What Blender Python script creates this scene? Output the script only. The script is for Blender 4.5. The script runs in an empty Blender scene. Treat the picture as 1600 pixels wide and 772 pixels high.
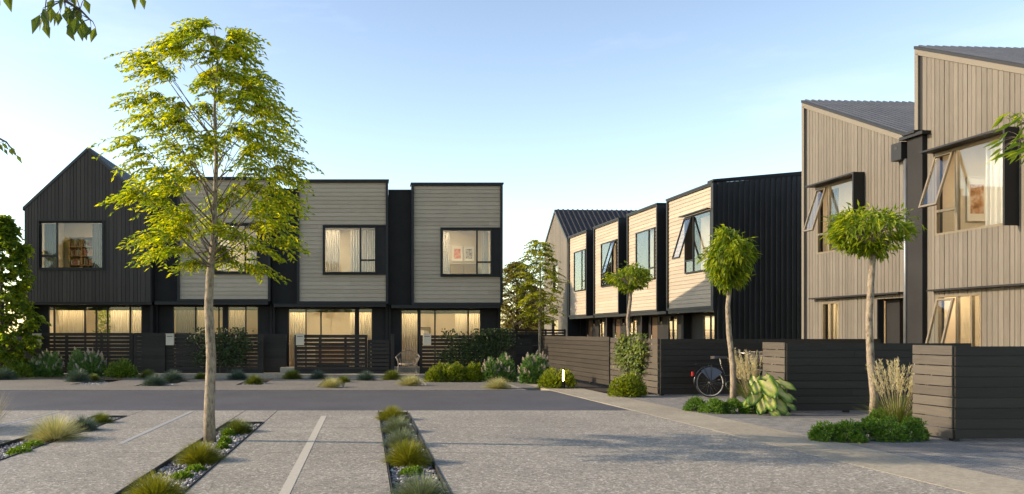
import bpy, math, random
import numpy as np
from mathutils import Vector, Matrix

random.seed(7)
R = math.radians
scene = bpy.context.scene
col = scene.collection
F = 1250.0
EYE = 1.5


def G(px, py):
    """ground point (metres) seen at a position of the 1600 px photograph"""
    Y = F * EYE / (py - 520.0)
    return Vector(((px - 572.0) * Y / F, Y, 0.0))


# ------------------------------------------------------------------ mesh builder
class MB:
    def __init__(s):
        s.v, s.f = [], []

    def quad(s, *p):
        n = len(s.v)
        s.v += [tuple(q) for q in p]
        s.f.append(tuple(range(n, n + len(p))))

    def hexa(s, p):
        """p: 8 points, 0-3 bottom ring (counter clockwise), 4-7 top ring"""
        n = len(s.v)
        s.v += [tuple(q) for q in p]
        for f in ((3, 2, 1, 0), (4, 5, 6, 7), (0, 1, 5, 4), (1, 2, 6, 5), (2, 3, 7, 6), (3, 0, 4, 7)):
            s.f.append(tuple(n + i for i in f))

    def box(s, x0, x1, y0, y1, z0, z1):
        s.hexa([(x0, y0, z0), (x1, y0, z0), (x1, y1, z0), (x0, y1, z0),
                (x0, y0, z1), (x1, y0, z1), (x1, y1, z1), (x0, y1, z1)])

    def prism_z(s, poly, z0, z1):
        n = len(s.v); k = len(poly)
        s.v += [(p[0], p[1], z0) for p in poly] + [(p[0], p[1], z1) for p in poly]
        s.f.append(tuple(n + k - 1 - i for i in range(k)))
        s.f.append(tuple(n + k + i for i in range(k)))
        for i in range(k):
            j = (i + 1) % k
            s.f.append((n + i, n + j, n + k + j, n + k + i))

    def prism_x(s, poly, x0, x1):
        """poly in (y, z)"""
        n = len(s.v); k = len(poly)
        s.v += [(x0, p[0], p[1]) for p in poly] + [(x1, p[0], p[1]) for p in poly]
        s.f.append(tuple(n + k - 1 - i for i in range(k)))
        s.f.append(tuple(n + k + i for i in range(k)))
        for i in range(k):
            j = (i + 1) % k
            s.f.append((n + i, n + j, n + k + j, n + k + i))

    def prism_y(s, poly, y0, y1):
        """poly in (x, z)"""
        n = len(s.v); k = len(poly)
        s.v += [(p[0], y0, p[1]) for p in poly] + [(p[0], y1, p[1]) for p in poly]
        s.f.append(tuple(n + i for i in range(k)))
        s.f.append(tuple(n + 2 * k - 1 - i for i in range(k)))
        for i in range(k):
            j = (i + 1) % k
            s.f.append((n + j, n + i, n + k + i, n + k + j))

    def tube(s, pts, rad, n=8, cap=True):
        pts = [Vector(p) for p in pts]
        if not hasattr(rad, '__len__'):
            rad = [rad] * len(pts)
        base = len(s.v)
        up = None
        for i, p in enumerate(pts):
            d = (pts[min(i + 1, len(pts) - 1)] - pts[max(i - 1, 0)])
            d = d.normalized() if d.length > 1e-9 else Vector((0, 0, 1))
            if up is None:
                up = d.orthogonal().normalized()
            u = (up - d * up.dot(d))
            u = u.normalized() if u.length > 1e-6 else d.orthogonal().normalized()
            up = u
            w = d.cross(u)
            for k in range(n):
                a = 2 * math.pi * k / n
                s.v.append(tuple(p + (u * math.cos(a) + w * math.sin(a)) * rad[i]))
        for i in range(len(pts) - 1):
            for k in range(n):
                a = base + i * n + k; b = base + i * n + (k + 1) % n
                s.f.append((a, b, b + n, a + n))
        if cap:
            s.f.append(tuple(base + n - 1 - k for k in range(n)))
            e = base + (len(pts) - 1) * n
            s.f.append(tuple(e + k for k in range(n)))

    def torus(s, c, axis, R_, r, n=40, m=8):
        c = Vector(c); axis = Vector(axis).normalized()
        u = axis.orthogonal().normalized(); w = axis.cross(u)
        b = len(s.v)
        for i in range(n):
            a = 2 * math.pi * i / n
            d = u * math.cos(a) + w * math.sin(a)
            for j in range(m):
                t = 2 * math.pi * j / m
                s.v.append(tuple(c + d * (R_ + r * math.cos(t)) + axis * r * math.sin(t)))
        for i in range(n):
            for j in range(m):
                s.f.append((b + i * m + j, b + ((i + 1) % n) * m + j, b + ((i + 1) % n) * m + (j + 1) % m, b + i * m + (j + 1) % m))

    def leaves(s, P, D, N, L, W, fold=0.25):
        """many folded leaves at once: P base, D direction, N face normal, L length, W width"""
        P = np.asarray(P, float); D = np.asarray(D, float); N = np.asarray(N, float)
        n = len(P)
        if n == 0:
            return
        L = np.broadcast_to(np.asarray(L, float), (n,))[:, None]
        W = np.broadcast_to(np.asarray(W, float), (n,))[:, None]
        D = D / (np.linalg.norm(D, axis=1, keepdims=True) + 1e-9)
        S = np.cross(D, N); S /= (np.linalg.norm(S, axis=1, keepdims=True) + 1e-9)
        N2 = np.cross(S, D)
        mid = P + D * L * 0.42
        a = mid + S * W * 0.5 + N2 * W * fold
        b = mid - S * W * 0.5 + N2 * W * fold
        tip = P + D * L - N2 * L * 0.08
        base = len(s.v)
        V = np.stack([P, a, tip, b], axis=1).reshape(-1, 3)
        s.v += [tuple(q) for q in V.tolist()]
        for i in range(n):
            k = base + 4 * i
            s.f.append((k, k + 1, k + 2)); s.f.append((k, k + 2, k + 3))

    def build(s, name, mat, parent=None, M=None, smooth=False, recentre=None):
        v = s.v
        loc = Vector((0, 0, 0))
        if recentre is None:
            recentre = parent is None
        if recentre and v:
            A = np.array(v)
            c = (A.min(0) + A.max(0)) / 2; c[2] = A[:, 2].min()
            v = (A - c).tolist(); loc = Vector(c.tolist())
        me = bpy.data.meshes.new(name)
        me.from_pydata(v, [], s.f)
        me.update()
        if smooth:
            me.polygons.foreach_set('use_smooth', [True] * len(me.polygons))
        if mat is not None:
            me.materials.append(mat)
        o = bpy.data.objects.new(name, me)
        col.objects.link(o)
        if parent is not None:
            o.parent = parent
            o.location = loc
        elif M is not None:
            o.matrix_world = M @ Matrix.Translation(loc)
        else:
            o.location = loc
        return o


def tag(o, label=None, cat=None, group=None, kind=None):
    if label: o['label'] = label
    if cat: o['category'] = cat
    if group: o['group'] = group
    if kind: o['kind'] = kind
    return o


def empty(name, loc, rz=0.0, label=None, cat=None, group=None):
    o = bpy.data.objects.new(name, None)
    col.objects.link(o)
    o.location = loc; o.rotation_euler = (0, 0, rz)
    o.empty_display_size = 0.2
    return tag(o, label, cat, group)


def copy_tree(o, parent=None):
    c = o.copy(); col.objects.link(c)
    if parent is not None:
        c.parent = parent
    for ch in list(o.children):
        copy_tree(ch, c)
    return c


def world(o):
    return Matrix.Translation(o.location) @ Matrix.Rotation(o.rotation_euler.z, 4, 'Z')


# ------------------------------------------------------------------ materials
def new_mat(name):
    m = bpy.data.materials.new(name)
    m.use_nodes = True
    nt = m.node_tree
    b = nt.nodes['Principled BSDF']
    return m, nt, b


def N(nt, t, **kw):
    n = nt.nodes.new(t)
    for k, v in kw.items():
        setattr(n, k, v)
    return n


def ramp(nt, fac, stops):
    r = N(nt, 'ShaderNodeValToRGB')
    e = r.color_ramp.elements
    while len(e) < len(stops):
        e.new(0.5)
    for el, (p, c) in zip(e, stops):
        el.position = p
        el.color = (c[0], c[1], c[2], 1) if hasattr(c, '__len__') else (c, c, c, 1)
    nt.links.new(fac, r.inputs['Fac'])
    return r.outputs['Color']


def mixc(nt, fac, a, b, mode='MIX'):
    m = N(nt, 'ShaderNodeMix', data_type='RGBA', blend_type=mode)
    for sock, val in ((m.inputs[0], fac), (m.inputs[6], a), (m.inputs[7], b)):
        if isinstance(val, (int, float)):
            sock.default_value = val
        elif isinstance(val, tuple):
            sock.default_value = (val[0], val[1], val[2], 1)
        else:
            nt.links.new(val, sock)
    return m.outputs[2]


def noise(nt, scale, detail=4, rough=0.55, vec=None, stretch=None, obj=True):
    tc = N(nt, 'ShaderNodeTexCoord')
    v = tc.outputs['Object' if obj else 'Generated']
    if stretch is not None:
        mp = N(nt, 'ShaderNodeMapping')
        mp.inputs['Scale'].default_value = stretch
        nt.links.new(v, mp.inputs['Vector'])
        v = mp.outputs['Vector']
    n = N(nt, 'ShaderNodeTexNoise')
    n.inputs['Scale'].default_value = scale
    n.inputs['Detail'].default_value = detail
    n.inputs['Roughness'].default_value = rough
    nt.links.new(v, n.inputs['Vector'])
    return n.outputs['Fac']


def bump(nt, b, h, strength, dist=0.01):
    bp = N(nt, 'ShaderNodeBump')
    bp.inputs['Strength'].default_value = strength
    bp.inputs['Distance'].default_value = dist
    nt.links.new(h, bp.inputs['Height'])
    nt.links.new(bp.outputs['Normal'], b.inputs['Normal'])


def wood(name, c0, c1, axis='z', rough=0.65, spec=0.3, isl=0.5):
    """stained timber boards: colour changes board by board, grain runs along one axis"""
    m, nt, b = new_mat(name)
    st = {'z': (22, 22, 0.9), 'x': (0.9, 22, 22), 'y': (22, 0.9, 22)}[axis]
    g = noise(nt, 3.0, 5, 0.65, stretch=st)
    big = noise(nt, 0.8, 3, 0.5)
    geo = N(nt, 'ShaderNodeNewGeometry')
    a = N(nt, 'ShaderNodeMath', operation='MULTIPLY_ADD')
    nt.links.new(geo.outputs['Random Per Island'], a.inputs[0]); a.inputs[1].default_value = isl
    nt.links.new(g, a.inputs[2])
    a2 = N(nt, 'ShaderNodeMath', operation='MULTIPLY_ADD')
    nt.links.new(big, a2.inputs[0]); a2.inputs[1].default_value = 0.35
    nt.links.new(a.outputs[0], a2.inputs[2])
    lo = 0.25 + 0.05; hi = 0.85 + isl
    c = ramp(nt, a2.outputs[0], [(0.0, c0), (1.0, c1)])
    mr = N(nt, 'ShaderNodeMapRange')
    mr.inputs['From Min'].default_value = 0.42; mr.inputs['From Max'].default_value = 0.82 + isl
    nt.links.new(a2.outputs[0], mr.inputs['Value'])
    r = c.node
    nt.links.new(mr.outputs['Result'], r.inputs['Fac'])
    nt.links.new(c, b.inputs['Base Color'])
    b.inputs['Roughness'].default_value = rough
    b.inputs['Specular IOR Level'].default_value = spec
    bump(nt, b, g, 0.25, 0.004)
    return m


def plain(name, c, rough=0.5, metal=0.0, var=0.12, scale=6.0, spec=0.5, bmp=0.0):
    m, nt, b = new_mat(name)
    n = noise(nt, scale, 5, 0.6)
    lo = tuple(x * (1 - var) for x in c); hi = tuple(min(1, x * (1 + var)) for x in c)
    cc = ramp(nt, n, [(0.3, lo), (0.7, hi)])
    nt.links.new(cc, b.inputs['Base Color'])
    rr = N(nt, 'ShaderNodeMapRange')
    rr.inputs['To Min'].default_value = max(0.02, rough - 0.08); rr.inputs['To Max'].default_value = min(1, rough + 0.1)
    nt.links.new(n, rr.inputs['Value']); nt.links.new(rr.outputs['Result'], b.inputs['Roughness'])
    b.inputs['Metallic'].default_value = metal
    b.inputs['Specular IOR Level'].default_value = spec
    if bmp:
        bump(nt, b, noise(nt, scale * 12, 3, 0.6), bmp, 0.004)
    return m


def leaf_mat(name, c0, c1, c2, trans=0.45, tint=1.35, rough=0.45):
    m, nt, b = new_mat(name)
    geo = N(nt, 'ShaderNodeNewGeometry')
    n = noise(nt, 2.2, 2, 0.5)
    a = N(nt, 'ShaderNodeMath', operation='MULTIPLY_ADD')
    nt.links.new(geo.outputs['Random Per Island'], a.inputs[0]); a.inputs[1].default_value = 0.55
    s2 = N(nt, 'ShaderNodeMath', operation='MULTIPLY'); nt.links.new(n, s2.inputs[0]); s2.inputs[1].default_value = 0.55
    nt.links.new(s2.outputs[0], a.inputs[2])
    c = ramp(nt, a.outputs[0], [(0.12, c0), (0.5, c1), (0.92, c2)])
    nt.links.new(c, b.inputs['Base Color'])
    b.inputs['Roughness'].default_value = rough
    b.inputs['Specular IOR Level'].default_value = 0.35
    t = N(nt, 'ShaderNodeBsdfTranslucent')
    tc = mixc(nt, 1.0, c, (tint, tint * 0.95, tint * 0.55), 'MULTIPLY')
    nt.links.new(tc, t.inputs['Color'])
    mx = N(nt, 'ShaderNodeMixShader'); mx.inputs[0].default_value = trans
    nt.links.new(b.outputs[0], mx.inputs[1]); nt.links.new(t.outputs[0], mx.inputs[2])
    nt.links.new(mx.outputs[0], nt.nodes['Material Output'].inputs['Surface'])
    return m


def glass_mat(name, tint=(0.93, 0.95, 0.94), ior=1.5):
    m, nt, b = new_mat(name)
    nt.nodes.remove(b)
    tr = N(nt, 'ShaderNodeBsdfTransparent'); tr.inputs['Color'].default_value = (*tint, 1)
    gl = N(nt, 'ShaderNodeBsdfGlossy'); gl.inputs['Roughness'].default_value = 0.01
    gl.inputs['Color'].default_value = (1, 1, 1, 1)
    fr = N(nt, 'ShaderNodeFresnel')
    geo = N(nt, 'ShaderNodeNewGeometry')
    mr = N(nt, 'ShaderNodeMapRange')            # both faces of the thin pane reflect alike: no total reflection inside it
    mr.inputs['To Min'].default_value = ior; mr.inputs['To Max'].default_value = 1 / ior
    nt.links.new(geo.outputs['Backfacing'], mr.inputs['Value']); nt.links.new(mr.outputs['Result'], fr.inputs['IOR'])
    mx = N(nt, 'ShaderNodeMixShader')
    nt.links.new(fr.outputs[0], mx.inputs[0]); nt.links.new(tr.outputs[0], mx.inputs[1]); nt.links.new(gl.outputs[0], mx.inputs[2])
    nt.links.new(mx.outputs[0], nt.nodes['Material Output'].inputs['Surface'])
    return m


def emit_mat(name, c, s):
    m, nt, b = new_mat(name)
    b.inputs['Base Color'].default_value = (*c, 1)
    b.inputs['Emission Color'].default_value = (*c, 1)
    b.inputs['Emission Strength'].default_value = s
    return m


def fabric(name, c, trans=0.45):
    m, nt, b = new_mat(name)
    n = noise(nt, 4, 2, 0.5, stretch=(10, 10, 0.03))
    cc = ramp(nt, n, [(0.3, tuple(x * 0.85 for x in c)), (0.7, c)])
    nt.links.new(cc, b.inputs['Base Color']); b.inputs['Roughness'].default_value = 1.65
    t = N(nt, 'ShaderNodeBsdfTranslucent'); nt.links.new(cc, t.inputs['Color'])
    mx = N(nt, 'ShaderNodeMixShader'); mx.inputs[0].default_value = trans
    nt.links.new(b.outputs[0], mx.inputs[1]); nt.links.new(t.outputs[0], mx.inputs[2])
    nt.links.new(mx.outputs[0], nt.nodes['Material Output'].inputs['Surface'])
    return m


def aggregate(name, lo, mid, hi, scale=70.0, rough=0.75, patch=0.25):
    """exposed aggregate: little stones of several greys, with broad worn patches"""
    m, nt, b = new_mat(name)
    tc = N(nt, 'ShaderNodeTexCoord')
    v = N(nt, 'ShaderNodeTexVoronoi'); v.inputs['Scale'].default_value = scale
    nt.links.new(tc.outputs['Object'], v.inputs['Vector'])
    bw = N(nt, 'ShaderNodeSeparateColor'); nt.links.new(v.outputs['Color'], bw.inputs['Color'])
    c = ramp(nt, bw.outputs[0], [(0.0, lo), (0.45, mid), (0.85, mid), (1.0, hi)])
    v2 = N(nt, 'ShaderNodeTexVoronoi'); v2.inputs['Scale'].default_value = scale * 0.37
    nt.links.new(tc.outputs['Object'], v2.inputs['Vector'])
    bw2 = N(nt, 'ShaderNodeSeparateColor'); nt.links.new(v2.outputs['Color'], bw2.inputs['Color'])
    c2 = ramp(nt, bw2.outputs[1], [(0.0, 0.82), (0.5, 1.0), (1.0, 1.14)])
    c = mixc(nt, 0.8, c, c2, 'MULTIPLY')
    big = noise(nt, 0.55, 6, 0.6)
    pc = ramp(nt, big, [(0.3, 1 - patch), (0.7, 1 + patch * 0.4)])
    c = mixc(nt, 1.0, c, pc, 'MULTIPLY')
    nt.links.new(c, b.inputs['Base Color'])
    b.inputs['Roughness'].default_value = rough
    b.inputs['Specular IOR Level'].default_value = 0.4
    bump(nt, b, v.outputs['Distance'], 0.35, 0.01)
    return m


def stone_mat(name):
    m, nt, b = new_mat(name)
    geo = N(nt, 'ShaderNodeNewGeometry')
    c = ramp(nt, geo.outputs['Random Per Island'], [(0.0, (0.05, 0.047, 0.05)), (0.4, (0.16, 0.15, 0.155)), (0.75, (0.28, 0.25, 0.23)), (1.0, (0.55, 0.53, 0.5))])
    nt.links.new(c, b.inputs['Base Color']); b.inputs['Roughness'].default_value = 0.6
    return m


def paver_mat(name):
    m, nt, b = new_mat(name)
    tc = N(nt, 'ShaderNodeTexCoord')
    mp = N(nt, 'ShaderNodeMapping'); mp.inputs['Rotation'].default_value = (0, 0, R(48.5))
    nt.links.new(tc.outputs['Object'], mp.inputs['Vector'])
    br = N(nt, 'ShaderNodeTexBrick')
    br.inputs['Scale'].default_value = 4.6
    br.inputs['Color1'].default_value = (0.13, 0.124, 0.115, 1); br.inputs['Color2'].default_value = (0.26, 0.245, 0.225, 1)
    br.inputs['Mortar'].default_value = (0.09, 0.085, 0.08, 1); br.inputs['Mortar Size'].default_value = 0.018
    nt.links.new(mp.outputs['Vector'], br.inputs['Vector'])
    n = noise(nt, 40, 4, 0.7)
    pc = ramp(nt, n, [(0.3, 0.8), (0.7, 1.15)])
    c = mixc(nt, 1.0, br.outputs['Color'], pc, 'MULTIPLY')
    nt.links.new(c, b.inputs['Base Color']); b.inputs['Roughness'].default_value = 0.8
    bump(nt, b, br.outputs['Fac'], -0.4, 0.004)
    return m


def bark_mat(name, c0, c1, spot=(0.03, 0.025, 0.02)):
    m, nt, b = new_mat(name)
    n = noise(nt, 9, 6, 0.7, stretch=(3, 3, 1.2))
    c = ramp(nt, n, [(0.33, spot), (0.45, c0), (0.68, c1)])
    nt.links.new(c, b.inputs['Base Color']); b.inputs['Roughness'].default_value = 0.85
    bump(nt, b, n, 0.6, 0.01)
    return m


M = {
    'beige_h': wood('beige_weatherboard', (0.27, 0.217, 0.157), (0.43, 0.352, 0.262), 'x', isl=0.25),
    'beige_v': wood('beige_vertical_board', (0.085, 0.072, 0.056), (0.165, 0.143, 0.115), 'z', isl=0.28),
    'dark_v': wood('charred_vertical_board', (0.022, 0.018, 0.0145), (0.058, 0.048, 0.039), 'z', rough=0.6, isl=0.4),
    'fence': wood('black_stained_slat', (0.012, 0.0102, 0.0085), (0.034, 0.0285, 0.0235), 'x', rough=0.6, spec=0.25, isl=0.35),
    'fence_shaded': wood('shaded_slat', (0.022, 0.018, 0.014), (0.056, 0.046, 0.036), 'x', rough=0.6, spec=0.3, isl=0.35),  # sunlit slat darkened: shade on the path run put into the colour
    'fence_sunlit': wood('sunlit_slat', (0.04, 0.033, 0.026), (0.1, 0.082, 0.064), 'x', rough=0.55, spec=0.45, isl=0.35),  # dark slat made lighter, sunlight on these faces put into the colour
    'trim': wood('beige_trim', (0.12, 0.103, 0.08), (0.185, 0.16, 0.126), 'y', isl=0.2),
    'black': plain('black_powdercoat', (0.015, 0.0145, 0.0145), 0.5, 0.0, 0.15, 2.0, spec=.3),
    'black_wall': plain('black_sheet_wall', (0.02, 0.019, 0.0185), 0.7, 0.0, 0.25, 1.2, spec=.2, bmp=0.1),
    'iron': plain('black_corrugated_steel', (0.016, 0.0152, 0.0148), 0.4, 0.0, 0.2, 1.5, spec=.5),
    'roof': plain('grey_roof_steel', (0.06, 0.064, 0.07), 0.4, 0.0, 0.15, 1.5),
    'bronze': plain('bronze_window_frame', (0.19, 0.15, 0.1), 0.4, 0.3, 0.1, 3),
    'glass': glass_mat('window_glass'),
    'room': plain('warm_plaster', (0.62, 0.55, 0.45), 0.9, 0, 0.05, 2),
    'floorboards': plain('oak_floor', (0.25, 0.16, 0.09), 0.5, 0, 0.2, 3),
    'curtain': fabric('cream_linen', (0.62, 0.55, 0.43)),
    'sheer': fabric('white_sheer', (0.75, 0.72, 0.68), 0.5),
    'dark_curtain': fabric('grey_linen', (0.2, 0.19, 0.18), 0.3),
    'lamp': emit_mat('warm_lamp', (1.0, 0.87, 0.7), 13.0),
    'lamp_low': emit_mat('low_lamp', (1.0, 0.8, 0.58), 5.0),
    'lamp_dim': emit_mat('soft_lamp', (1.0, 0.9, 0.8), 15.0),
    'wall_lamp': emit_mat('wall_lamp_glow', (1.0, 0.72, 0.42), 120.0),
    'bollard_lamp': emit_mat('bollard_glow', (1.0, 0.84, 0.6), 6.0),
    'door': wood('brown_timber_door', (0.06, 0.035, 0.02), (0.14, 0.085, 0.05), 'z'),
    'joinery': wood('oak_joinery', (0.22, 0.14, 0.07), (0.36, 0.24, 0.13), 'z'),
    'asphalt': aggregate('asphalt', (0.052, 0.051, 0.056), (0.075, 0.073, 0.079), (0.115, 0.112, 0.115), 95, 0.65, 0.28),
    'aggregate': aggregate('exposed_aggregate', (0.13, 0.117, 0.098), (0.275, 0.247, 0.205), (0.52, 0.475, 0.405), 48, 0.7, 0.22),
    'aggregate_far': aggregate('pavement_concrete', (0.1, 0.092, 0.08), (0.165, 0.15, 0.128), (0.25, 0.23, 0.2), 50, 0.8, 0.15),
    'path': aggregate('smooth_path_concrete', (0.27, 0.235, 0.175), (0.31, 0.27, 0.205), (0.35, 0.305, 0.24), 60, 0.75, 0.25),
    'paver': paver_mat('grey_pavers'),
    'slab': aggregate('entry_slab', (0.11, 0.105, 0.1), (0.15, 0.142, 0.132), (0.2, 0.19, 0.18), 60, 0.75, 0.2),
    'soil': plain('dark_mulch', (0.045, 0.036, 0.028), 0.95, 0, 0.5, 30, 0.2, 0.8),
    'stone': stone_mat('river_pebbles'),
    'steel_edge': plain('black_steel_edging', (0.015, 0.014, 0.013), 0.6, 0.0, 0.3, 3),
    'line': plain('pale_paint', (0.4, 0.365, 0.305), 0.7, 0, 0.12, 20),
    'line_grey': plain('grey_steel_strip', (0.32, 0.31, 0.3), 0.5, 0, 0.12, 20),
    'post_box': plain('beige_metal', (0.52, 0.46, 0.36), 0.5, 0, 0.06, 4),
    'wicker': plain('grey_wicker', (0.26, 0.21, 0.16), 0.8, 0, 0.3, 40, 0.3, 0.6),
    'bark': bark_mat('pale_bark', (0.19, 0.145, 0.1), (0.34, 0.275, 0.2)),
    'bark_twig': bark_mat('brown_twig_bark', (0.1, 0.078, 0.056), (0.2, 0.16, 0.115)),
    'bark_dark': bark_mat('dark_bark', (0.06, 0.048, 0.036), (0.12, 0.095, 0.07)),
    'galv': plain('grey_downpipe', (0.16, 0.165, 0.17), 0.4, 0.4, 0.1, 3),
    'chrome': plain('bright_metal', (0.6, 0.58, 0.55), 0.25, 0.9, 0.05, 3),
    'rubber': plain('black_rubber', (0.02, 0.02, 0.02), 0.7, 0, 0.2, 8),
    'tyre_wall': plain('cream_tyre', (0.5, 0.46, 0.4), 0.6, 0, 0.1, 8),
    'enamel': plain('black_enamel', (0.015, 0.015, 0.017), 0.25, 0, 0.1, 5),
    'leather': plain('dark_leather', (0.05, 0.045, 0.045), 0.5, 0, 0.2, 10),
    'guard': plain('smoky_plastic', (0.10, 0.115, 0.15), 0.3, 0, 0.1, 5),
    'red': plain('red_reflector', (0.35, 0.02, 0.015), 0.3, 0, 0.1, 5),
    'leaf_main': leaf_mat('honey_locust_leaf', (0.045, 0.1, 0.01), (0.185, 0.25, 0.018), (0.5, 0.46, 0.027), 0.58, 1.85),
    'leaf_mid': leaf_mat('far_locust_leaf', (0.07, 0.11, 0.015), (0.19, 0.22, 0.025), (0.4, 0.38, 0.04), 0.55, 1.9),
    'leaf_dark': leaf_mat('deep_green_leaf', (0.035, 0.075, 0.012), (0.1, 0.165, 0.02), (0.3, 0.34, 0.03), 0.58, 1.9),
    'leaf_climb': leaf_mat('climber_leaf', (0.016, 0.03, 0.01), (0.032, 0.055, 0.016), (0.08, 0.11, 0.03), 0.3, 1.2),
    'leaf_climb_lit': leaf_mat('sunlit_climber_leaf', (0.035, 0.065, 0.014), (0.085, 0.125, 0.02), (0.2, 0.23, 0.035), 0.35, 1.2),  # climber leaf lightened: sunlight put into the colour
    'leaf_topiary': leaf_mat('topiary_leaf', (0.035, 0.08, 0.01), (0.13, 0.2, 0.018), (0.38, 0.41, 0.032), 0.48, 1.7),
    'leaf_lime': leaf_mat('lime_shrub_leaf', (0.06, 0.1, 0.012), (0.16, 0.21, 0.018), (0.36, 0.37, 0.028), 0.4, 1.4),
    'leaf_hebe': leaf_mat('grey_green_leaf', (0.04, 0.11, 0.028), (0.09, 0.19, 0.045), (0.18, 0.3, 0.08), 0.3, 1.2),
    'leaf_green': leaf_mat('green_shrub_leaf', (0.045, 0.095, 0.014), (0.11, 0.18, 0.022), (0.25, 0.32, 0.035), 0.35, 1.3),
    'leaf_moss': leaf_mat('juniper_leaf', (0.03, 0.085, 0.014), (0.07, 0.16, 0.022), (0.16, 0.27, 0.035), 0.42, 1.5),
    'leaf_cover': leaf_mat('groundcover_leaf', (0.06, 0.12, 0.012), (0.11, 0.2, 0.02), (0.2, 0.28, 0.03), 0.35, 1.3),
    'leaf_hang': leaf_mat('overhanging_leaf', (0.04, 0.07, 0.012), (0.07, 0.11, 0.016), (0.14, 0.17, 0.02), 0.45, 1.6),
    'leaf_olive': leaf_mat('olive_brown_leaf', (0.06, 0.06, 0.014), (0.13, 0.115, 0.022), (0.25, 0.21, 0.04), 0.45, 1.3),
    'flower': leaf_mat('pale_pink_flower', (0.45, 0.36, 0.32), (0.58, 0.5, 0.44), (0.7, 0.62, 0.55), 0.3, 1.0),
    'blade_lime': leaf_mat('yellow_green_blade', (0.07, 0.09, 0.012), (0.17, 0.18, 0.022), (0.34, 0.31, 0.04), 0.35, 1.3),
    'blade_blue': leaf_mat('blue_green_blade', (0.07, 0.1, 0.06), (0.14, 0.18, 0.11), (0.26, 0.29, 0.17), 0.3, 1.1),
    'blade_fescue': leaf_mat('blue_fescue_blade', (0.035, 0.065, 0.05), (0.07, 0.115, 0.095), (0.13, 0.18, 0.15), 0.25, 1.0),
    'blade_green': leaf_mat('dark_green_blade', (0.05, 0.075, 0.014), (0.11, 0.14, 0.024), (0.22, 0.24, 0.045), 0.3, 1.2),
    'blade_blond': leaf_mat('blond_grass_blade', (0.14, 0.16, 0.045), (0.4, 0.38, 0.17), (0.72, 0.66, 0.42), 0.35, 1.1),
    'plume': leaf_mat('cream_plume', (0.42, 0.37, 0.22), (0.58, 0.51, 0.33), (0.7, 0.63, 0.45), 0.4, 1.1),
    'dry': leaf_mat('dry_stalk', (0.25, 0.19, 0.12), (0.36, 0.28, 0.18), (0.5, 0.4, 0.27), 0.3, 1.0),
    'terracotta': plain('brown_planter', (0.25, 0.15, 0.08), 0.7, 0, 0.15, 5),
    'print_white': plain('white_print_paper', (0.75, 0.72, 0.68), 0.8, 0, 0.03, 3),
}


def caladium_mat():
    m, nt, b = new_mat('caladium_leaf')
    at = N(nt, 'ShaderNodeVertexColor', layer_name='vein')
    sp = N(nt, 'ShaderNodeSeparateColor'); nt.links.new(at.outputs['Color'], sp.inputs['Color'])
    n = noise(nt, 18, 4, 0.6)
    a = N(nt, 'ShaderNodeMath', operation='MULTIPLY_ADD'); nt.links.new(n, a.inputs[0]); a.inputs[1].default_value = 0.35
    nt.links.new(sp.outputs[0], a.inputs[2])
    c = ramp(nt, a.outputs[0], [(0.14, (0.5, 0.3, 0.22)), (0.24, (0.52, 0.48, 0.2)), (0.5, (0.44, 0.46, 0.11)), (0.72, (0.17, 0.27, 0.035)), (1.0, (0.06, 0.14, 0.02))])
    nt.links.new(c, b.inputs['Base Color']); b.inputs['Roughness'].default_value = 0.45
    t = N(nt, 'ShaderNodeBsdfTranslucent'); nt.links.new(c, t.inputs['Color'])
    mx = N(nt, 'ShaderNodeMixShader'); mx.inputs[0].default_value = 0.3
    nt.links.new(b.outputs[0], mx.inputs[1]); nt.links.new(t.outputs[0], mx.inputs[2])
    nt.links.new(mx.outputs[0], nt.nodes['Material Output'].inputs['Surface'])
    return m


def art_mat(name, stops, scale=5):
    m, nt, b = new_mat(name)
    n = noise(nt, scale, 4, 0.6)
    c = ramp(nt, n, stops)
    nt.links.new(c, b.inputs['Base Color']); b.inputs['Roughness'].default_value = 0.8
    return m


# ------------------------------------------------------------------ world, sun, camera
w = bpy.data.worlds.new('World')
scene.world = w
w.use_nodes = True
nt = w.node_tree
sky = nt.nodes.new('ShaderNodeTexSky')
sky.sky_type = 'NISHITA'
sky.sun_disc = False
SUN_EL = R(24.0)
SUN_AZ = math.atan2(-0.99, 0.1)
sky.sun_elevation = SUN_EL
sky.sun_rotation = SUN_AZ
sky.air_density = 1.0; sky.dust_density = 0.5; sky.ozone_density = 2.8
hs = nt.nodes.new('ShaderNodeHueSaturation'); hs.inputs['Saturation'].default_value = 0.9
gm = nt.nodes.new('ShaderNodeGamma'); gm.inputs['Gamma'].default_value = 1.35
nt.links.new(sky.outputs[0], gm.inputs['Color'])
nt.links.new(gm.outputs[0], hs.inputs['Color'])
wt = nt.nodes.new('ShaderNodeTexCoord')
wm = nt.nodes.new('ShaderNodeMapping'); wm.inputs['Scale'].default_value = (1.2, 1.2, 5.5); wm.inputs['Rotation'].default_value = (0.1, 0.15, 0.4)
nt.links.new(wt.outputs['Generated'], wm.inputs['Vector'])
wn = nt.nodes.new('ShaderNodeTexNoise'); wn.inputs['Scale'].default_value = 2.2; wn.inputs['Detail'].default_value = 7; wn.inputs['Roughness'].default_value = 0.6
nt.links.new(wm.outputs['Vector'], wn.inputs['Vector'])
wr_ = ramp(nt, wn.outputs['Fac'], [(0.52, 0.0), (0.82, 0.1)])          # thin high cloud
wc = mixc(nt, wr_, hs.outputs[0], (10, 10.2, 10.6))
nt.links.new(wc, nt.nodes['Background'].inputs['Color'])
nt.nodes['Background'].inputs['Strength'].default_value = 0.1

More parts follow.
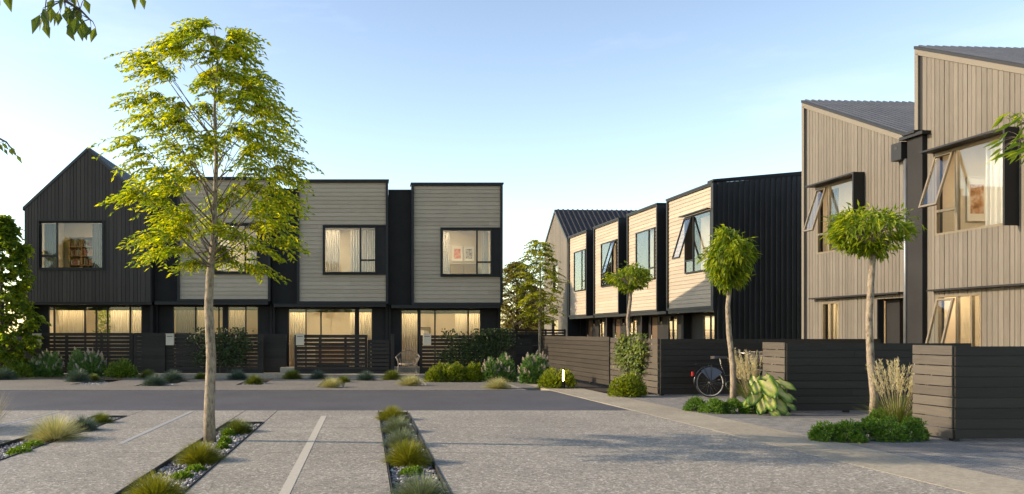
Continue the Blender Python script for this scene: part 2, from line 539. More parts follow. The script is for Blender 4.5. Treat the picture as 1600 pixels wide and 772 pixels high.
ld = bpy.data.lights.new('sun', 'SUN')
ld.energy = 2.6; ld.angle = R(0.6); ld.color = (1.0, 0.94, 0.89)
so = bpy.data.objects.new('sun', ld)
col.objects.link(so)
sd = Vector((math.sin(SUN_AZ) * math.cos(SUN_EL), math.cos(SUN_AZ) * math.cos(SUN_EL), math.sin(SUN_EL)))
so.rotation_euler = (-sd).to_track_quat('-Z', 'Y').to_euler()
so.location = sd * 60

cd = bpy.data.cameras.new('camera')
cam = bpy.data.objects.new('camera', cd)
col.objects.link(cam)
cam.location = (0, 0, EYE)
cam.rotation_euler = (R(90), 0, 0)
cd.sensor_width = 36; cd.lens = 36 * F / 1600
cd.shift_x = 228 / 1600; cd.shift_y = 134 / 1600
cd.clip_start = 0.05; cd.clip_end = 5000
scene.camera = cam

scene.view_settings.view_transform = 'Standard'
scene.view_settings.look = 'None'
scene.view_settings.exposure = 1.22
scene.view_settings.gamma = 1.0
scene.view_settings.use_curve_mapping = False
scene.view_settings.use_white_balance = True
scene.view_settings.white_balance_temperature = 8900
scene.cycles.max_bounces = 8
scene.cycles.transparent_max_bounces = 24
scene.cycles.caustics_reflective = False
scene.cycles.caustics_refractive = False
scene.cycles.sample_clamp_indirect = 6
try:
    scene.cycles.use_denoising = True
except Exception:
    pass

# ------------------------------------------------------------------ the ground
TH = 77.0 / F                                   # the right-hand row runs at this slope to the view


def row(X0, Y, off=0.0):
    return (X0 - TH * Y, Y)


b = MB(); b.quad((-900, -300, -.11), (900, -300, -.11), (900, 1800, -.11), (-900, 1800, -.11))
b.build('ground', M['soil'], recentre=False)['kind'] = 'structure'

gap = 0.009
JY = [-8, 4.2, 7.35, 10.03, 12.67, 15.46]
b = MB()


def slab(x0, x1, y0, y1):
    ys = [y0] + [j for j in JY if y0 + .05 < j < y1 - .05] + [y1]
    for a, c in zip(ys[:-1], ys[1:]):
        b.box(x0 + gap, x1 - gap, a + gap * .8, c - gap * .8, -.105, 0)


slab(-32, -8, -8, 11.2)
slab(-32, -5.93, 11.2, 15.46); slab(-5.93, -4.9, 11.2, 15.46)
slab(-4.9, -4.3, 14.4, 15.46)
slab(-4.3, -2.33, -8, 15.46)
slab(-2.33, -1.71, 13.4, 15.46)
slab(-1.71, .24, -8, 15.46)
slab(.24, .79, 15.05, 15.46)
for a, c in zip(JY[:-1], JY[1:]):
    a += gap * .8; c -= gap * .8
    b.prism_z([(.79 + gap, a), (6.11 - TH * a - gap, a), (6.11 - TH * c - gap, c), (.79 + gap, c)], -.105, 0)
b.build('forecourt', M['aggregate'], recentre=False)['kind'] = 'structure'

b = MB()
b.prism_z([(-70, 15.46), row(6.11, 15.46), row(6.11, 20.95), (-70, 20.95)], -.105, -.008)
b.build('road', M['asphalt'], recentre=False)['kind'] = 'structure'

# far pavement with planted cut-outs
b = MB()
cuts = [(-8.6, -7.75, 23.2), (-6.55, -5.6, 22.5), (-3.75, -3.0, 23.0), (-1.35, -.62, 22.1), (1.1, 1.75, 22.9), (3.6, 4.2, 21.9)]
xs = [-70]
for c in cuts: xs += [c[0], c[1]]
b.box(-70, 6.11 - TH * 20.95 - .6, 20.95, 21.85, -.105, .0)
yb = 26.3
px = -70
for (x0, x1, y0) in cuts:
    b.box(px, x0, 21.85, yb, -.105, 0)
    b.box(x0, x1, 21.85, y0, -.105, 0)
    px = x1
b.box(px, 4.75, 21.85, yb, -.105, 0)
b.build('pavement', M['aggregate_far'], recentre=False)['kind'] = 'structure'
b = MB()
b.box(-13.2, -2.9, 28.0, 28.9, -.105, .06); b.box(-2.9, 5.2, 27.6, 30.4, -.105, .05)
b.build('terrace_paving', M['path'], recentre=False)['kind'] = 'structure'

b = MB()
b.prism_z([row(6.11, -8), row(7.14, -8), row(7.14, 27.5), row(6.11, 27.5)], -.105, .002)
b.build('path', M['path'], recentre=False)['kind'] = 'structure'
b = MB()
for ya, yc in ((-8, 10.05), (10.8, 14.1), (14.9, 19.4)):
    b.prism_z([row(7.15, ya), row(16, ya), row(16, yc), row(7.15, yc)], -.105, -.002)
b.build('driveway', M['paver'], recentre=False)['kind'] = 'structure'
b = MB()
for ya, yc in ((10.06, 10.79), (14.11, 14.89)):
    b.prism_z([row(7.15, ya), row(16, ya), row(16, yc), row(7.15, yc)], -.105, -.0)
b.build('entry_paving', M['slab'], recentre=False)['kind'] = 'structure'

# painted bay lines
for i, (x, y0, y1, wd, mt) in enumerate([(-.76, 3.0, 14.4, .1, 'line'), (-3.32, 10.8, 15.3, .075, 'line_grey'), (-5.86, 11.3, 15.3, .075, 'line_grey')]):
    b = MB(); b.box(x - wd / 2, x + wd / 2, y0, y1, -.02, .004)
    o = b.build('bay_line', M[mt], recentre=False); o['kind'] = 'structure'

# gravel beds and their steel edging
rng = np.random.default_rng(3)


def pebbles(mb, x0, x1, y0, y1, n, z=-.052, s0=.012, s1=.034):
    for _ in range(n):
        s = random.uniform(s0, s1)
        c = Vector((random.uniform(x0 + s, x1 - s), random.uniform(y0 + s, y1 - s), z + random.uniform(.0, .028)))
        a = random.uniform(0, 6.28); e = random.uniform(.6, 1.0); h = random.uniform(.45, .8)
        n0 = len(mb.v)
        ca, sa = math.cos(a), math.sin(a)
        for (lx, ly, lz) in ((1, 0, 0), (.45, .8, .1), (-.5, .75, 0), (-1, 0, .1), (-.5, -.8, 0), (.5, -.75, .05), (0, 0, 1), (0, 0, -1)):
            lx *= s * random.uniform(.8, 1.15); ly *= s * e; lz *= s * h
            mb.v.append((c.x + lx * ca - ly * sa, c.y + lx * sa + ly * ca, c.z + lz))
        for k in range(6):
            mb.f.append((n0 + k, n0 + (k + 1) % 6, n0 + 6)); mb.f.append((n0 + (k + 1) % 6, n0 + k, n0 + 7))


b = MB()
for q in ((.255, .775, 3.0, 15.03), (-2.315, -1.725, 3.0, 13.38), (-4.885, -4.315, 3.0, 14.38), (-7.99, -4.9, -2, 11.19)):
    b.box(q[0], q[1], q[2], q[3], -.1095, -.048)
tag(b.build('planting_soil', M['soil'], recentre=False), 'dark soil in the planted strips between the parking bays', 'soil', kind='stuff')
b = MB()
pebbles(b, .25, .78, 6.0, 15.0, 5200)
pebbles(b, -2.32, -1.72, 6.2, 13.4, 5200)
pebbles(b, -4.89, -4.31, 8.5, 14.4, 3600)
pebbles(b, -6.5, -4.9, 9.0, 11.2, 2600)
for c in cuts: pebbles(b, c[0], c[1], c[2], c[2] + 1.5, 260, s0=.02, s1=.05)
tag(b.build('gravel', M['stone'], recentre=False), 'grey and white river pebbles filling the planted strips between parking bays', 'gravel', kind='stuff')

b = MB()
t = .012
for (x0, x1, y1) in ((.24, .79, 15.05), (-2.33, -1.71, 13.4), (-4.9, -4.3, 14.4)):
    y0 = 3.0
    b.box(x0, x0 + t, y0, y1, -.104, .012); b.box(x1 - t, x1, y0, y1, -.104, .012)
    b.box(x0 + t, x1 - t, y1 - t, y1, -.104, .012)
b.build('kerb_edging', M['steel_edge'], recentre=False)['kind'] = 'structure'


# ------------------------------------------------------------------ wall, cladding and window helpers
def cells(x0, x1, z0, z1, holes):
    xs = sorted({x0, x1} | {v for h in holes for v in (h[0], h[1]) if x0 < v < x1})
    zs = sorted({z0, z1} | {v for h in holes for v in (h[2], h[3]) if z0 < v < z1})
    for a, c in zip(xs[:-1], xs[1:]):
        run = None
        for e, g in zip(zs[:-1], zs[1:]):
            mx, mz = (a + c) / 2, (e + g) / 2
            inside = any(h[0] < mx < h[1] and h[2] < mz < h[3] for h in holes)
            if inside:
                if run: yield (a, c, run[0], run[1])
                run = None
            else:
                run = (run[0], g) if run else (e, g)
        if run: yield (a, c, run[0], run[1])


def wall(mb, x0, x1, z0, z1, y0, y1, holes=()):
    for (a, c, e, g) in cells(x0, x1, z0, z1, list(holes)):
        mb.box(a, c, y0, y1, e, g)


def weatherboards(mb, x0, x1, z0, z1, y, holes=(), bh=.152):
    zr = z0
    while zr < z1 - 1e-6:
        zt = min(zr + bh, z1)
        ze = sorted({zr, zt} | {v for h in holes for v in (h[2], h[3]) if zr + .004 < v < zt - .004})
        joint = random.uniform(x0 + .3, x1 - .3)
        for e, g in zip(ze[:-1], ze[1:]):
            spans = [(x0, x1)]
            for h in holes:
                if h[2] < (e + g) / 2 < h[3]:
                    ns = []
                    for (p, q) in spans:
                        if h[0] > p: ns.append((p, min(q, h[0])))
                        if h[1] < q: ns.append((max(p, h[1]), q))
                    spans = [s_ for s_ in ns if s_[1] - s_[0] > .01]
            for (p, q) in spans:
                parts = [(p, q)]
                if p + .2 < joint < q - .2 and random.random() < .6:
                    parts = [(p, joint - .0015), (joint + .0015, q)]
                for (p1, q1) in parts:
                    ya = y - .026 + .02 * (e - zr) / bh; yc = y - .026 + .02 * (g - zr) / bh
                    mb.hexa([(p1, ya, e + .001), (q1, ya, e + .001), (q1, y, e + .001), (p1, y, e + .001),
                             (p1, yc, g - .001), (q1, yc, g - .001), (q1, y, g - .001), (p1, y, g - .001)])
        zr = zt


def vboards(mb, x0, x1, z0, ztop, y, holes=(), wmin=.1, wmax=.17, g=.012, th=.024):
    x = x0
    while x < x1 - .01:
        wd = random.uniform(wmin, wmax)
        xe = min(x + wd, x1)
        if x1 - xe < .05: xe = x1
        cuts_ = sorted({x, xe} | {v for h in holes for v in (h[0], h[1]) if x + .004 < v < xe - .004})
        dy = random.uniform(-.003, .003)
        for a, c in zip(cuts_[:-1], cuts_[1:]):
            c2 = c - g if c == xe else c
            if c2 - a < .003: continue
            mid = (a + c2) / 2
            segs = [(z0, None)]
            for h in sorted(holes, key=lambda q: q[2]):
                if h[0] < mid < h[1]:
                    ns = []
                    for (e, f_) in segs:
                        if f_ is None or f_ > h[2]:
                            if h[2] > e + .01: ns.append((e, h[2]))
                            ns.append((h[3], f_))
                        else: ns.append((e, f_))
                    segs = ns
            for (e, f_) in segs:
                za = ztop(a) if f_ is None else f_
                zc = ztop(c2) if f_ is None else f_
                if min(za, zc) < e + .01: continue
                yy = y - th + dy
                mb.hexa([(a, yy, e), (c2, yy, e), (c2, y, e), (a, y, e), (a, yy, za), (c2, yy, zc), (c2, y, zc), (a, y, za)])
        x = xe


def window(root, x0, x1, z0, z1, y, mull=(), fm='black', fw=.05, dp=.08, name='window', skip_pane=(), sill=None, dark_panel=None):
    """frame as one part with the panes of that window as its sub-part. mull: bars as (x0,x1,z0,z1)"""
    b = MB()
    b.box(x0, x0 + fw, y, y + dp, z0, z1); b.box(x1 - fw, x1, y, y + dp, z0, z1)
    b.box(x0 + fw, x1 - fw, y, y + dp, z0, z0 + fw); b.box(x0 + fw, x1 - fw, y, y + dp, z1 - fw, z1)
    for (a, c, e, g) in mull:
        b.box(a, c, y + .003, y + dp - .003, e, g)
    f = b.build(name, M[fm], root)
    g_ = MB()
    for (a, c, e, g) in cells(x0 + fw, x1 - fw, z0 + fw, z1 - fw, list(skip_pane)):
        g_.box(a, c, y + .03, y + .036, e, g)
    if g_.v:
        g_.build('pane', M['glass'], f)
    return f


def sash(root, x0, x1, z0, z1, y, tilt, fm='black', fw=.045):
    """an awning sash hung from its head and pushed out at the foot"""
    H = z1 - z0
    b = MB(); W_ = x1 - x0
    b.box(0, fw, -.03, .02, -H, 0); b.box(W_ - fw, W_, -.03, .02, -H, 0)
    b.box(fw, W_ - fw, -.03, .02, -fw, 0); b.box(fw, W_ - fw, -.03, .02, -H, -H + fw)
    s_ = b.build('open_sash', M[fm], root)
    s_.location = (x0, y - .03, z1 - .02); s_.rotation_euler = (R(-tilt), 0, 0)
    g_ = MB(); g_.box(fw, W_ - fw, -.006, 0, -H + fw, -fw)
    g_.build('pane', M['glass'], s_)
    return s_


def room(root, x0, x1, y0, y1, z0, z1, lamp='lamp', lx=None, wallm='room', ls=.9, pelmet=False):
    b = MB()
    b.quad((x0, y1, z0), (x1, y1, z0), (x1, y1, z1), (x0, y1, z1))
    b.quad((x0, y0, z0), (x0, y1, z0), (x0, y1, z1), (x0, y0, z1))
    b.quad((x1, y1, z0), (x1, y0, z0), (x1, y0, z1), (x1, y1, z1))
    b.quad((x0, y1, z1), (x1, y1, z1), (x1, y0, z1), (x0, y0, z1))
    r_ = b.build('room', M[wallm], root)
    f_ = MB(); f_.quad((x0, y0, z0), (x1, y0, z0), (x1, y1, z0), (x0, y1, z0))
    f_.build('floor', M['floorboards'], r_)
    c = ((x0 + x1) / 2 if lx is None else lx, (y0 + y1) / 2 - .2)
    if pelmet:                                   # strip lamp behind the window head, hidden by a pelmet
        p_ = MB(); p_.box(x0 + .1, x1 - .1, y0 + .02, y0 + .05, z1 - .17, z1 - .005); p_.build('pelmet', M['black'], r_)
        l = MB(); l.box(x0 + .3, x1 - .3, y0 + .55, y0 + .68, z1 - .1, z1 - .012); l.build('ceiling_light', M[lamp], r_)
        return r_
    l = MB(); l.box(c[0] - ls / 2, c[0] + ls / 2, c[1] - .3, c[1] + .3, z1 - .05, z1 - .012)
    l.build('ceiling_light', M[lamp], r_)
    return r_


def curtain(root, x0, x1, z0, z1, y, label, mat='curtain', fold=.09, amp=.028):
    n = max(12, int((x1 - x0) / fold * 10))
    b = MB()
    ph = random.uniform(0, 6)
    pts = []
    for i in range(n + 1):
        t_ = i / n
        x = x0 + (x1 - x0) * t_
        yy = y + amp * math.sin(2 * math.pi * (x - x0) / fold + ph + .6 * math.sin(9 * t_)) * (1 + .25 * math.sin(23 * t_))
        pts.append((x, yy))
    k = len(b.v)
    for (x, yy) in pts: b.v.append((x, y + (yy - y) * .8, z1))
    for (x, yy) in pts: b.v.append((x, yy, z0))
    for i in range(n):
        b.f.append((k + n + 1 + i, k + n + 2 + i, k + i + 1, k + i))
    o = b.build('curtain', M[mat], None, world(root), smooth=True)
    tag(o, label, 'curtain', 'curtains behind the house windows')
    return o


def ribs(mb, length, width, pitch, h, to, th=.012):
    """ribbed sheet: profile runs along 'length' (s), sheet spans 'width' (t); to(s,t,h) gives the point"""
    prof = []
    s_ = 0
    while s_ < length:
        for (ds, hh) in ((0, 0), (pitch * .55, 0), (pitch * .65, h), (pitch * .9, h), (pitch, 0)):
            if s_ + ds <= length: prof.append((s_ + ds, hh))
        s_ += pitch
    prof.append((length, 0))
    k = len(mb.v)
    for (s1, hh) in prof:
        mb.v.append(tuple(to(s1, 0, hh))); mb.v.append(tuple(to(s1, width, hh)))
    for i in range(len(prof) - 1):
        mb.f.append((k + 2 * i, k + 2 * i + 2, k + 2 * i + 3, k + 2 * i + 1))


# ------------------------------------------------------------------ houses with a projecting clad box (both terraces)
def box_house(name, label, loc, rz, W_, bx, zt, zr, zb, win, ground, group, depth=7.0, back=5.4, recess=.4, gdep=.65,
              mull_right=True, lamp='lamp', open_sash=None, wall_lights=(), door=None, curtains=(), g_room_lamp='lamp', end_wall=False, panel=None, rooms=True, rd=(3.2, 3.6), zc=None):
    h = empty(name, loc, rz, label, 'house', group)
    bx0, bx1 = bx
    wx0, wx1, wz0, wz1 = win
    fr = .09
    # projecting box: thick wall with the window opening, black surround, boards
    b = MB(); wall(b, bx0 + fr, bx1 - fr, zb + fr, zt - fr, .06, recess + .1, [(wx0, wx1, wz0, wz1)])
    b.build('projecting_wall', M['black_wall'], h)
    b = MB()
    b.box(bx0, bx0 + fr, -.03, recess + .1, zb, zt); b.box(bx1 - fr, bx1, -.03, recess + .1, zb, zt)
    b.box(bx0 + fr, bx1 - fr, -.03, recess + .1, zb, zb + fr); b.box(bx0 - .03, bx1 + .03, -.05, recess + .1, zt, zt + .06)
    b.box(bx0 + fr, bx1 - fr, -.03, recess + .1, zt - fr * .6, zt)
    b.build('box_surround', M['black'], h)
    b = MB()
    hole = [(wx0 - .0, (bx1 - fr) if panel else wx1, wz0 - .02, wz1 + .02)]
    weatherboards(b, bx0 + fr, bx1 - fr - (.0 if not panel else .0), zb + fr, zt - fr * .6, .058, hole)
    b.build('weatherboards', M['beige_h'], h)
    if panel:
        b = MB(); b.box(wx1, bx1 - fr, .0, .058, wz0 - .02, wz1 + .02)
        b.build('dark_panel', M['black_wall'], h)
        b = MB(); b.box(wx0 - .04, bx1 - fr, -.035, .05, wz0 - .055, wz0 - .02); b.box(wx0 - .04, bx1 - fr, -.035, .05, wz1 + .02, wz1 + .06); b.box(wx0 - .04, wx0 - .003, -.035, .05, wz0 - .02, wz1 + .02)
        b.build('window_surround', M['black'], h)
    # recessed wall beside the box
    b = MB()
    if bx0 > .02: wall(b, 0, bx0, zb, zr, recess, recess + .1)
    if bx1 < W_ - .02: wall(b, bx1, W_, zb, zr, recess, recess + .1)
    if b.v:
        ob = b.build('recessed_wall', M['black_wall'], h)
        c = MB()
        if bx0 > .02: c.box(0, bx0, recess - .03, recess + .12, zr, zr + .05)
        if bx1 < W_ - .02: c.box(bx1, W_, recess - .03, recess + .12, zr, zr + .05)
        c.build('parapet_cap', M['black'], h)
    # shell
    b = MB()
    poly = [(recess + .1, 0), (depth, 0), (depth, back), (recess + .1, min(zr, zt) - .1)]
    b.prism_x(poly, 0.004, .1)
    if not end_wall: b.prism_x(poly, W_ - .1, W_ - .004)
    b.box(.1, W_ - .1, depth - .1, depth, 0, back)
    b.build('side_walls', M['black_wall'], h)
    b = MB()
    z1 = min(zr, zt) - .06
    b.prism_x([(recess + .1, z1 - .1), (depth + .05, back + .02), (depth + .05, back + .14), (recess + .1, z1)], 0.002, W_ - .002)
    b.build('roof', M['iron'], h)
    # soffit and ground floor wall
    b = MB(); b.box(.1, W_ - .1, .0, gdep + .12, zb - .12, zb - .002); b.build('soffit', M['black'], h)
    b = MB()
    holes = [(g[0], g[1], g[2], g[3]) for g in ground]
    if door: holes.append((door[0], door[1], .08, 2.2))
    wall(b, .02, W_ - .02, 0, zb - .12, gdep, gdep + .1, holes)
    b.build('ground_floor_wall', M['black_wall'], h)
    if door:
        b = MB(); b.box(door[0], door[1], gdep + .05, gdep + .09, .08, 2.2)
        d_ = b.build('door', M['door'], h)
        b = MB(); b.tube([(door[0] + .12, gdep - .02, .8), (door[0] + .12, gdep - .02, 1.4)], .012); b.build('handle', M['chrome'], d_)
    # windows
    ww = wx1 - wx0
    mx = wx1 - ww * .3
    mull = [(mx - .03, mx + .03, wz0 + .05, wz1 - .05), (mx + .03, wx1 - .05, wz0 + .46, wz0 + .52)] if mull_right else \
           [(wx0 + ww * .34 - .03, wx0 + ww * .34 + .03, wz0 + .05, wz1 - .05), (wx0 + .05, wx0 + ww * .34 - .03, wz0 + .46, wz0 + .52)]
    skip = []
    if open_sash == 'left': skip = [(wx0 + .05, wx0 + ww * .34 - .03, wz0 + .52, wz1 - .05)]
    if open_sash == 'right': skip = [(mx + .03, wx1 - .05, wz0 + .52, wz1 - .05)]
    window(h, wx0, wx1, wz0, wz1, -.02, mull, 'black' , skip_pane=skip)
    if open_sash == 'left': sash(h, wx0 + .05, wx0 + ww * .34 - .03, wz0 + .52, wz1 - .05, -.02, 17)
    if open_sash == 'right': sash(h, mx + .03, wx1 - .05, wz0 + .52, wz1 - .05, -.02, 17)
    if rooms:
        room(h, .15, W_ - .15, recess + .11, recess + rd[0], zb + .12, zc if zc else min(zr, zt) - .5, lamp, ls=1.0)
        room(h, .15, W_ - .15, gdep + .105, gdep + rd[1], .08, zb - .14, g_room_lamp, pelmet=True)
    for g in ground:
        ml = []
        for q in g[4]:
            ml.append((q - .025, q + .025, g[2] + .05, g[3] - .05))
        window(h, g[0], g[1], g[2], g[3], gdep - .01, ml, 'black', name='ground_window')
    for c in curtains:
        curtain(h, *c[:5], label=c[5], mat=c[6] if len(c) > 6 else 'curtain')
    for x in wall_lights:
        b = MB(); b.box(x - .05, x + .05, gdep - .11, gdep - .001, 2.1, 2.2); b.box(x - .05, x + .05, gdep - .11, gdep - .1, 1.99, 2.1); b.box(x - .05, x - .04, gdep - .1, gdep - .001, 1.99, 2.1); b.box(x + .04, x + .05, gdep - .1, gdep - .001, 1.99, 2.1)
        l_ = b.build('wall_light', M['black'], h)
        b = MB(); b.box(x - .03, x + .03, gdep - .08, gdep - .02, 2.08, 2.099)
        b.build('lamp_glow', M['wall_lamp'], l_)
    return h


S = .024                                   # metres per photo pixel at the left row (30 m off)
YL = 30.0


def lx(px): return (px - 572) * S
def lz(py): return EYE + (520 - py) * S


LG = 'four terraced houses across the road'
# ---- gabled dark timber house
hx = lx(38)
h = empty('townhouse', (hx, YL, 0), 0, 'dark timber gabled house at the left end of the terrace across the road', 'house', LG)
W_ = lx(237) - hx; rx = W_ / 2
ze, za = lz(323), lz(231)
zb = lz(472)
wn = (lx(62) - hx, lx(161) - hx, lz(420), lz(346))
top = lambda x: ze + (za - ze) * (1 - abs(x - rx) / rx) - .06
b = MB(); vboards(b, .03, W_ - .03, zb, top, .0, [wn]); b.build('timber_boards', M['dark_v'], h)
b = MB(); wall(b, .0, W_, zb, ze - .07, .003, .14, [wn])
b.prism_y([(0, ze - .07), (W_, ze - .07), (rx, za - .07)], .003, .14)
b.build('gable_wall', M['black_wall'], h)
b = MB()
for sx in (0, 1):
    x0, x1 = (0 - .05, rx) if sx == 0 else (W_ + .05, rx)
    sl = (za - ze) / rx
    zz = lambda x: ze + (za - ze) * (1 - abs(x - rx) / rx)
    p = [(x0, zz(x0) - .1), (x0, zz(x0) + .02), (x1, zz(x1) + .02), (x1, zz(x1) - .1)]
    b.prism_y(p if sx == 0 else p[::-1], -.05, 7.5)
b.build('roof', M['iron'], h)
b = MB()
L_ = math.hypot(rx + .05, za - ze)
for sx in (-1, 1):
    ribs(b, 7.5, L_, .22, .03, lambda s1, t1, hh: (rx + sx * (t1 / L_ * (rx + .05)), -.05 + s1, za + .026 + hh - t1 / L_ * (za - ze + .05)))
b.build('roof_sheet', M['roof'], h)
b = MB()
b.box(.0, .1, .14, 7.4, 0, ze - .05); b.box(W_ - .1, W_, .14, 7.4, 0, ze - .05); b.box(.1, W_ - .1, 7.3, 7.4, 0, ze - .05)
b.build('side_walls', M['black_wall'], h)
b = MB(); b.box(.0, W_, .003, .7, zb - .1, zb - .002); b.build('soffit', M['black'], h)
gw = (lx(65) - hx, lx(216) - hx, .12, zb - .12)
b = MB(); wall(b, .1, W_ - .1, 0, zb - .1, .6, .7, [gw]); b.build('ground_floor_wall', M['black_wall'], h)
m0 = wn[0] + .28 * (wn[1] - wn[0])
b = MB()
t = .05
b.box(wn[0] - t, wn[1] + t, -.07, .02, wn[2] - t, wn[2]); b.box(wn[0] - t, wn[1] + t, -.07, .02, wn[3], wn[3] + t)
b.box(wn[0] - t, wn[0], -.07, .02, wn[2], wn[3]); b.box(wn[1], wn[1] + t, -.07, .02, wn[2], wn[3])
b.build('window_surround', M['black'], h)
window(h, *wn, .03, [(m0 - .06, m0 + .0, wn[2] + .05, wn[3] - .05), (wn[0] + .05, m0 - .06, wn[2] + .45, wn[2] + .52)])
window(h, *gw, .59, [(lx(q) - hx - .03, lx(q) - hx + .03, gw[2] + .05, gw[3] - .05) for q in (75, 124, 142, 160, 196)], name='ground_window')
room(h, .15, W_ - .15, .15, 3.6, zb + .1, ze - .05, 'lamp')
room(h, .15, W_ - .15, .71, 4.2, .1, zb - .12, 'lamp', pelmet=True)
curtain(h, wn[1] - .5, wn[1] - .05, wn[2] + .02, wn[3] - .06, .3, 'dark grey curtain at the right of the gabled house upper window', 'dark_curtain')
curtain(h, wn[0] + .05, wn[0] + .5, wn[2] + .02, wn[3] - .06, .3, 'grey curtain at the left of the gabled house upper window', 'dark_curtain')
curtain(h, lx(77) - hx, lx(122) - hx, .14, zb - .15, .9, 'wide cream curtain at the left of the gabled house ground window')
curtain(h, lx(161) - hx, lx(192) - hx, .14, zb - .15, .9, 'cream curtain right of the indoor plant in the gabled house ground window')
curtain(h, lx(197) - hx, lx(214) - hx, .14, zb - .15, .9, 'narrow cream curtain at the right end of the gabled house ground window')
HA = h
# bookshelf upstairs, planter downstairs
b = MB(); Mx = world(h)
x0, x1 = .75, 1.75; yb_ = 3.15; z0 = zb + .12
bk = empty('bookshelf', Mx @ Vector(((x0 + x1) / 2, yb_, z0)), 0, 'oak bookshelf with books inside the gabled house upper window', 'bookshelf')
b.box(-.75, .75, .3, .34, 0, 2.7)
for x in (-.75, -.25, .25, .72): b.box(x, x + .03, 0, .3, 0, 2.7)
for z in (0, .38, .76, 1.14, 1.52, 1.9, 2.28, 2.67): b.box(-.72, .72, .01, .3, z, z + .03)
b.build('shelf_case', M['joinery'], bk)
b = MB()
for z in (.41, .79, 1.17, 1.55, 1.93, 2.31):
    x = -.68
    while x < .66:
        wd = random.uniform(.03, .06); hh = random.uniform(.18, .3)
        if random.random() < .75 and not any(abs(x + wd / 2 - q - .015) < .06 for q in (-.25, .25)): b.box(x, x + wd - .004, .05, .26, z + .001, z + hh)
        x += wd
m_, nt_, b_ = new_mat('book_spines')
ge = N(nt_, 'ShaderNodeNewGeometry')
nt_.links.new(ramp(nt_, ge.outputs['Random Per Island'], [(0, (.05, .05, .07)), (.3, (.3, .12, .08)), (.6, (.1, .14, .12)), (1, (.5, .45, .36))]), b_.inputs['Base Color'])
b.build('books', m_, bk)
pl = empty('potted_plant', Mx @ Vector((lx(143) - hx, 1.7, .1)), 0, 'leafy indoor plants in a brown trough behind the gabled house ground window', 'potted plant')
b = MB(); b.prism_x([(-.18, 0), (.18, 0), (.22, 1.0), (-.22, 1.0)], -.45, .45); b.build('planter', M['terracotta'], pl)
b = MB()
P = np.column_stack([rng.uniform(-.42, .42, 260), rng.uniform(-.15, .15, 260), rng.uniform(1.02, 2.2, 260)])
D = np.column_stack([rng.normal(0, .6, 260), rng.normal(0, .5, 260), rng.uniform(.1, 1, 260)])
b.leaves(P, D, rng.normal(0, 1, (260, 3)), .2, .05); b.build('foliage', M['leaf_green'], pl)

# ---- three clad houses of the left terrace
def left_house(px0, px1, b0, b1, ytop, yrec, ybot, wpx, label, ground, cur, **kw):
    x0 = lx(px0)
    zb_ = lz(ybot)
    g2 = [(lx(a) - x0, lx(c) - x0, (.12 if full else .12), zb_ - .14, [lx(q) - x0 for q in ml]) for (a, c, full, ml) in ground]
    cu = [(lx(a) - x0, lx(c) - x0, z0_ if z0_ is not None else .14, z1_ if z1_ is not None else zb_ - .18, yy, lab, mt) for (a, c, z0_, z1_, yy, lab, mt) in cur]
    wr = (lx(wpx[0]) - x0, lx(wpx[1]) - x0, lz(wpx[3]), lz(wpx[2]))
    return box_house('townhouse', label, (x0, YL, 0), 0, lx(px1) - x0, (lx(b0) - x0, lx(b1) - x0), lz(ytop), lz(yrec), zb_, wr, g2, LG,
                     depth=4.4, back=5.6, rd=(2.85, 3.25), zc=5.8, panel=True, curtains=cu, **kw)


HB = left_house(237.3, 423, 277, 422.5, 279, 291, 471, (337, 403, 351, 426), 'weatherboard clad house behind the honey locust, next to the gabled one',
                [(263, 345, True, (300, 337)), (350, 401, True, (380,))],
                [(338, 352, lz(425), lz(352), .75, 'pale sheer curtain upstairs in the house behind the tree', 'sheer'),
                 (386, 400, lz(425), lz(352), .75, 'pale sheer curtain upstairs at the right in the house behind the tree', 'sheer'),
                 (300, 316, None, None, .95, 'cream curtain left of the trunk on the ground floor', 'curtain'),
                 (352, 380, None, None, .95, 'cream curtain right of the tree trunk on the ground floor', 'curtain'),
                 (265, 298, None, None, 1.0, 'dim grey curtain at the left pane left of the tree trunk', 'dark_curtain')], g_room_lamp='lamp_low')
HC = left_house(423.3, 607, 464, 606.5, 283, 294, 474.5, (506, 588, 354, 427), 'clad house with net curtains upstairs, third from the left across the road',
                [(447, 556, True, (500, 476)), (559, 583, True, ())],
                [(508, 530, lz(426), lz(356), .75, 'white net curtain at the left of the third house upper window', 'sheer'),
                 (547, 566, lz(426), lz(356), .75, 'white net curtain left of the mullion in the third house upper window', 'sheer'),
                 (567, 586, lz(426), lz(356), .75, 'white net curtain in the casement of the third house', 'sheer'),
                 (449, 475, None, None, .95, 'cream curtain at the left of the third house sliding door', 'curtain'),
                 (546, 554, None, None, .95, 'narrow cream curtain at the right of the third house sliding door', 'curtain'),
                 (561, 581, None, None, .95, 'cream curtain in the narrow window beside the third house sliding door', 'curtain')])
HD = left_house(607.3, 786, 643, 785.5, 288, 295.5, 476.5, (690, 769, 358, 430), 'clad house with two prints upstairs at the right end of the terrace across the road',
                [(627, 656, True, ()), (657, 756, True, (682, 735))],
                [(692, 706, lz(429), lz(359), .75, 'pale sheer curtain at the left of the window with two prints', 'sheer'),
                 (757, 768, lz(429), lz(359), .75, 'pale sheer curtain in the casement of the house with two prints', 'sheer'),
                 (628, 655, None, None, .95, 'cream curtain filling the glass door behind the wicker chair', 'curtain'),
                 (716, 734, None, None, .95, 'cream curtain above the climber in the right end house', 'curtain'),
                 (737, 755, None, None, .95, 'cream curtain in the last pane above the climber', 'curtain')])
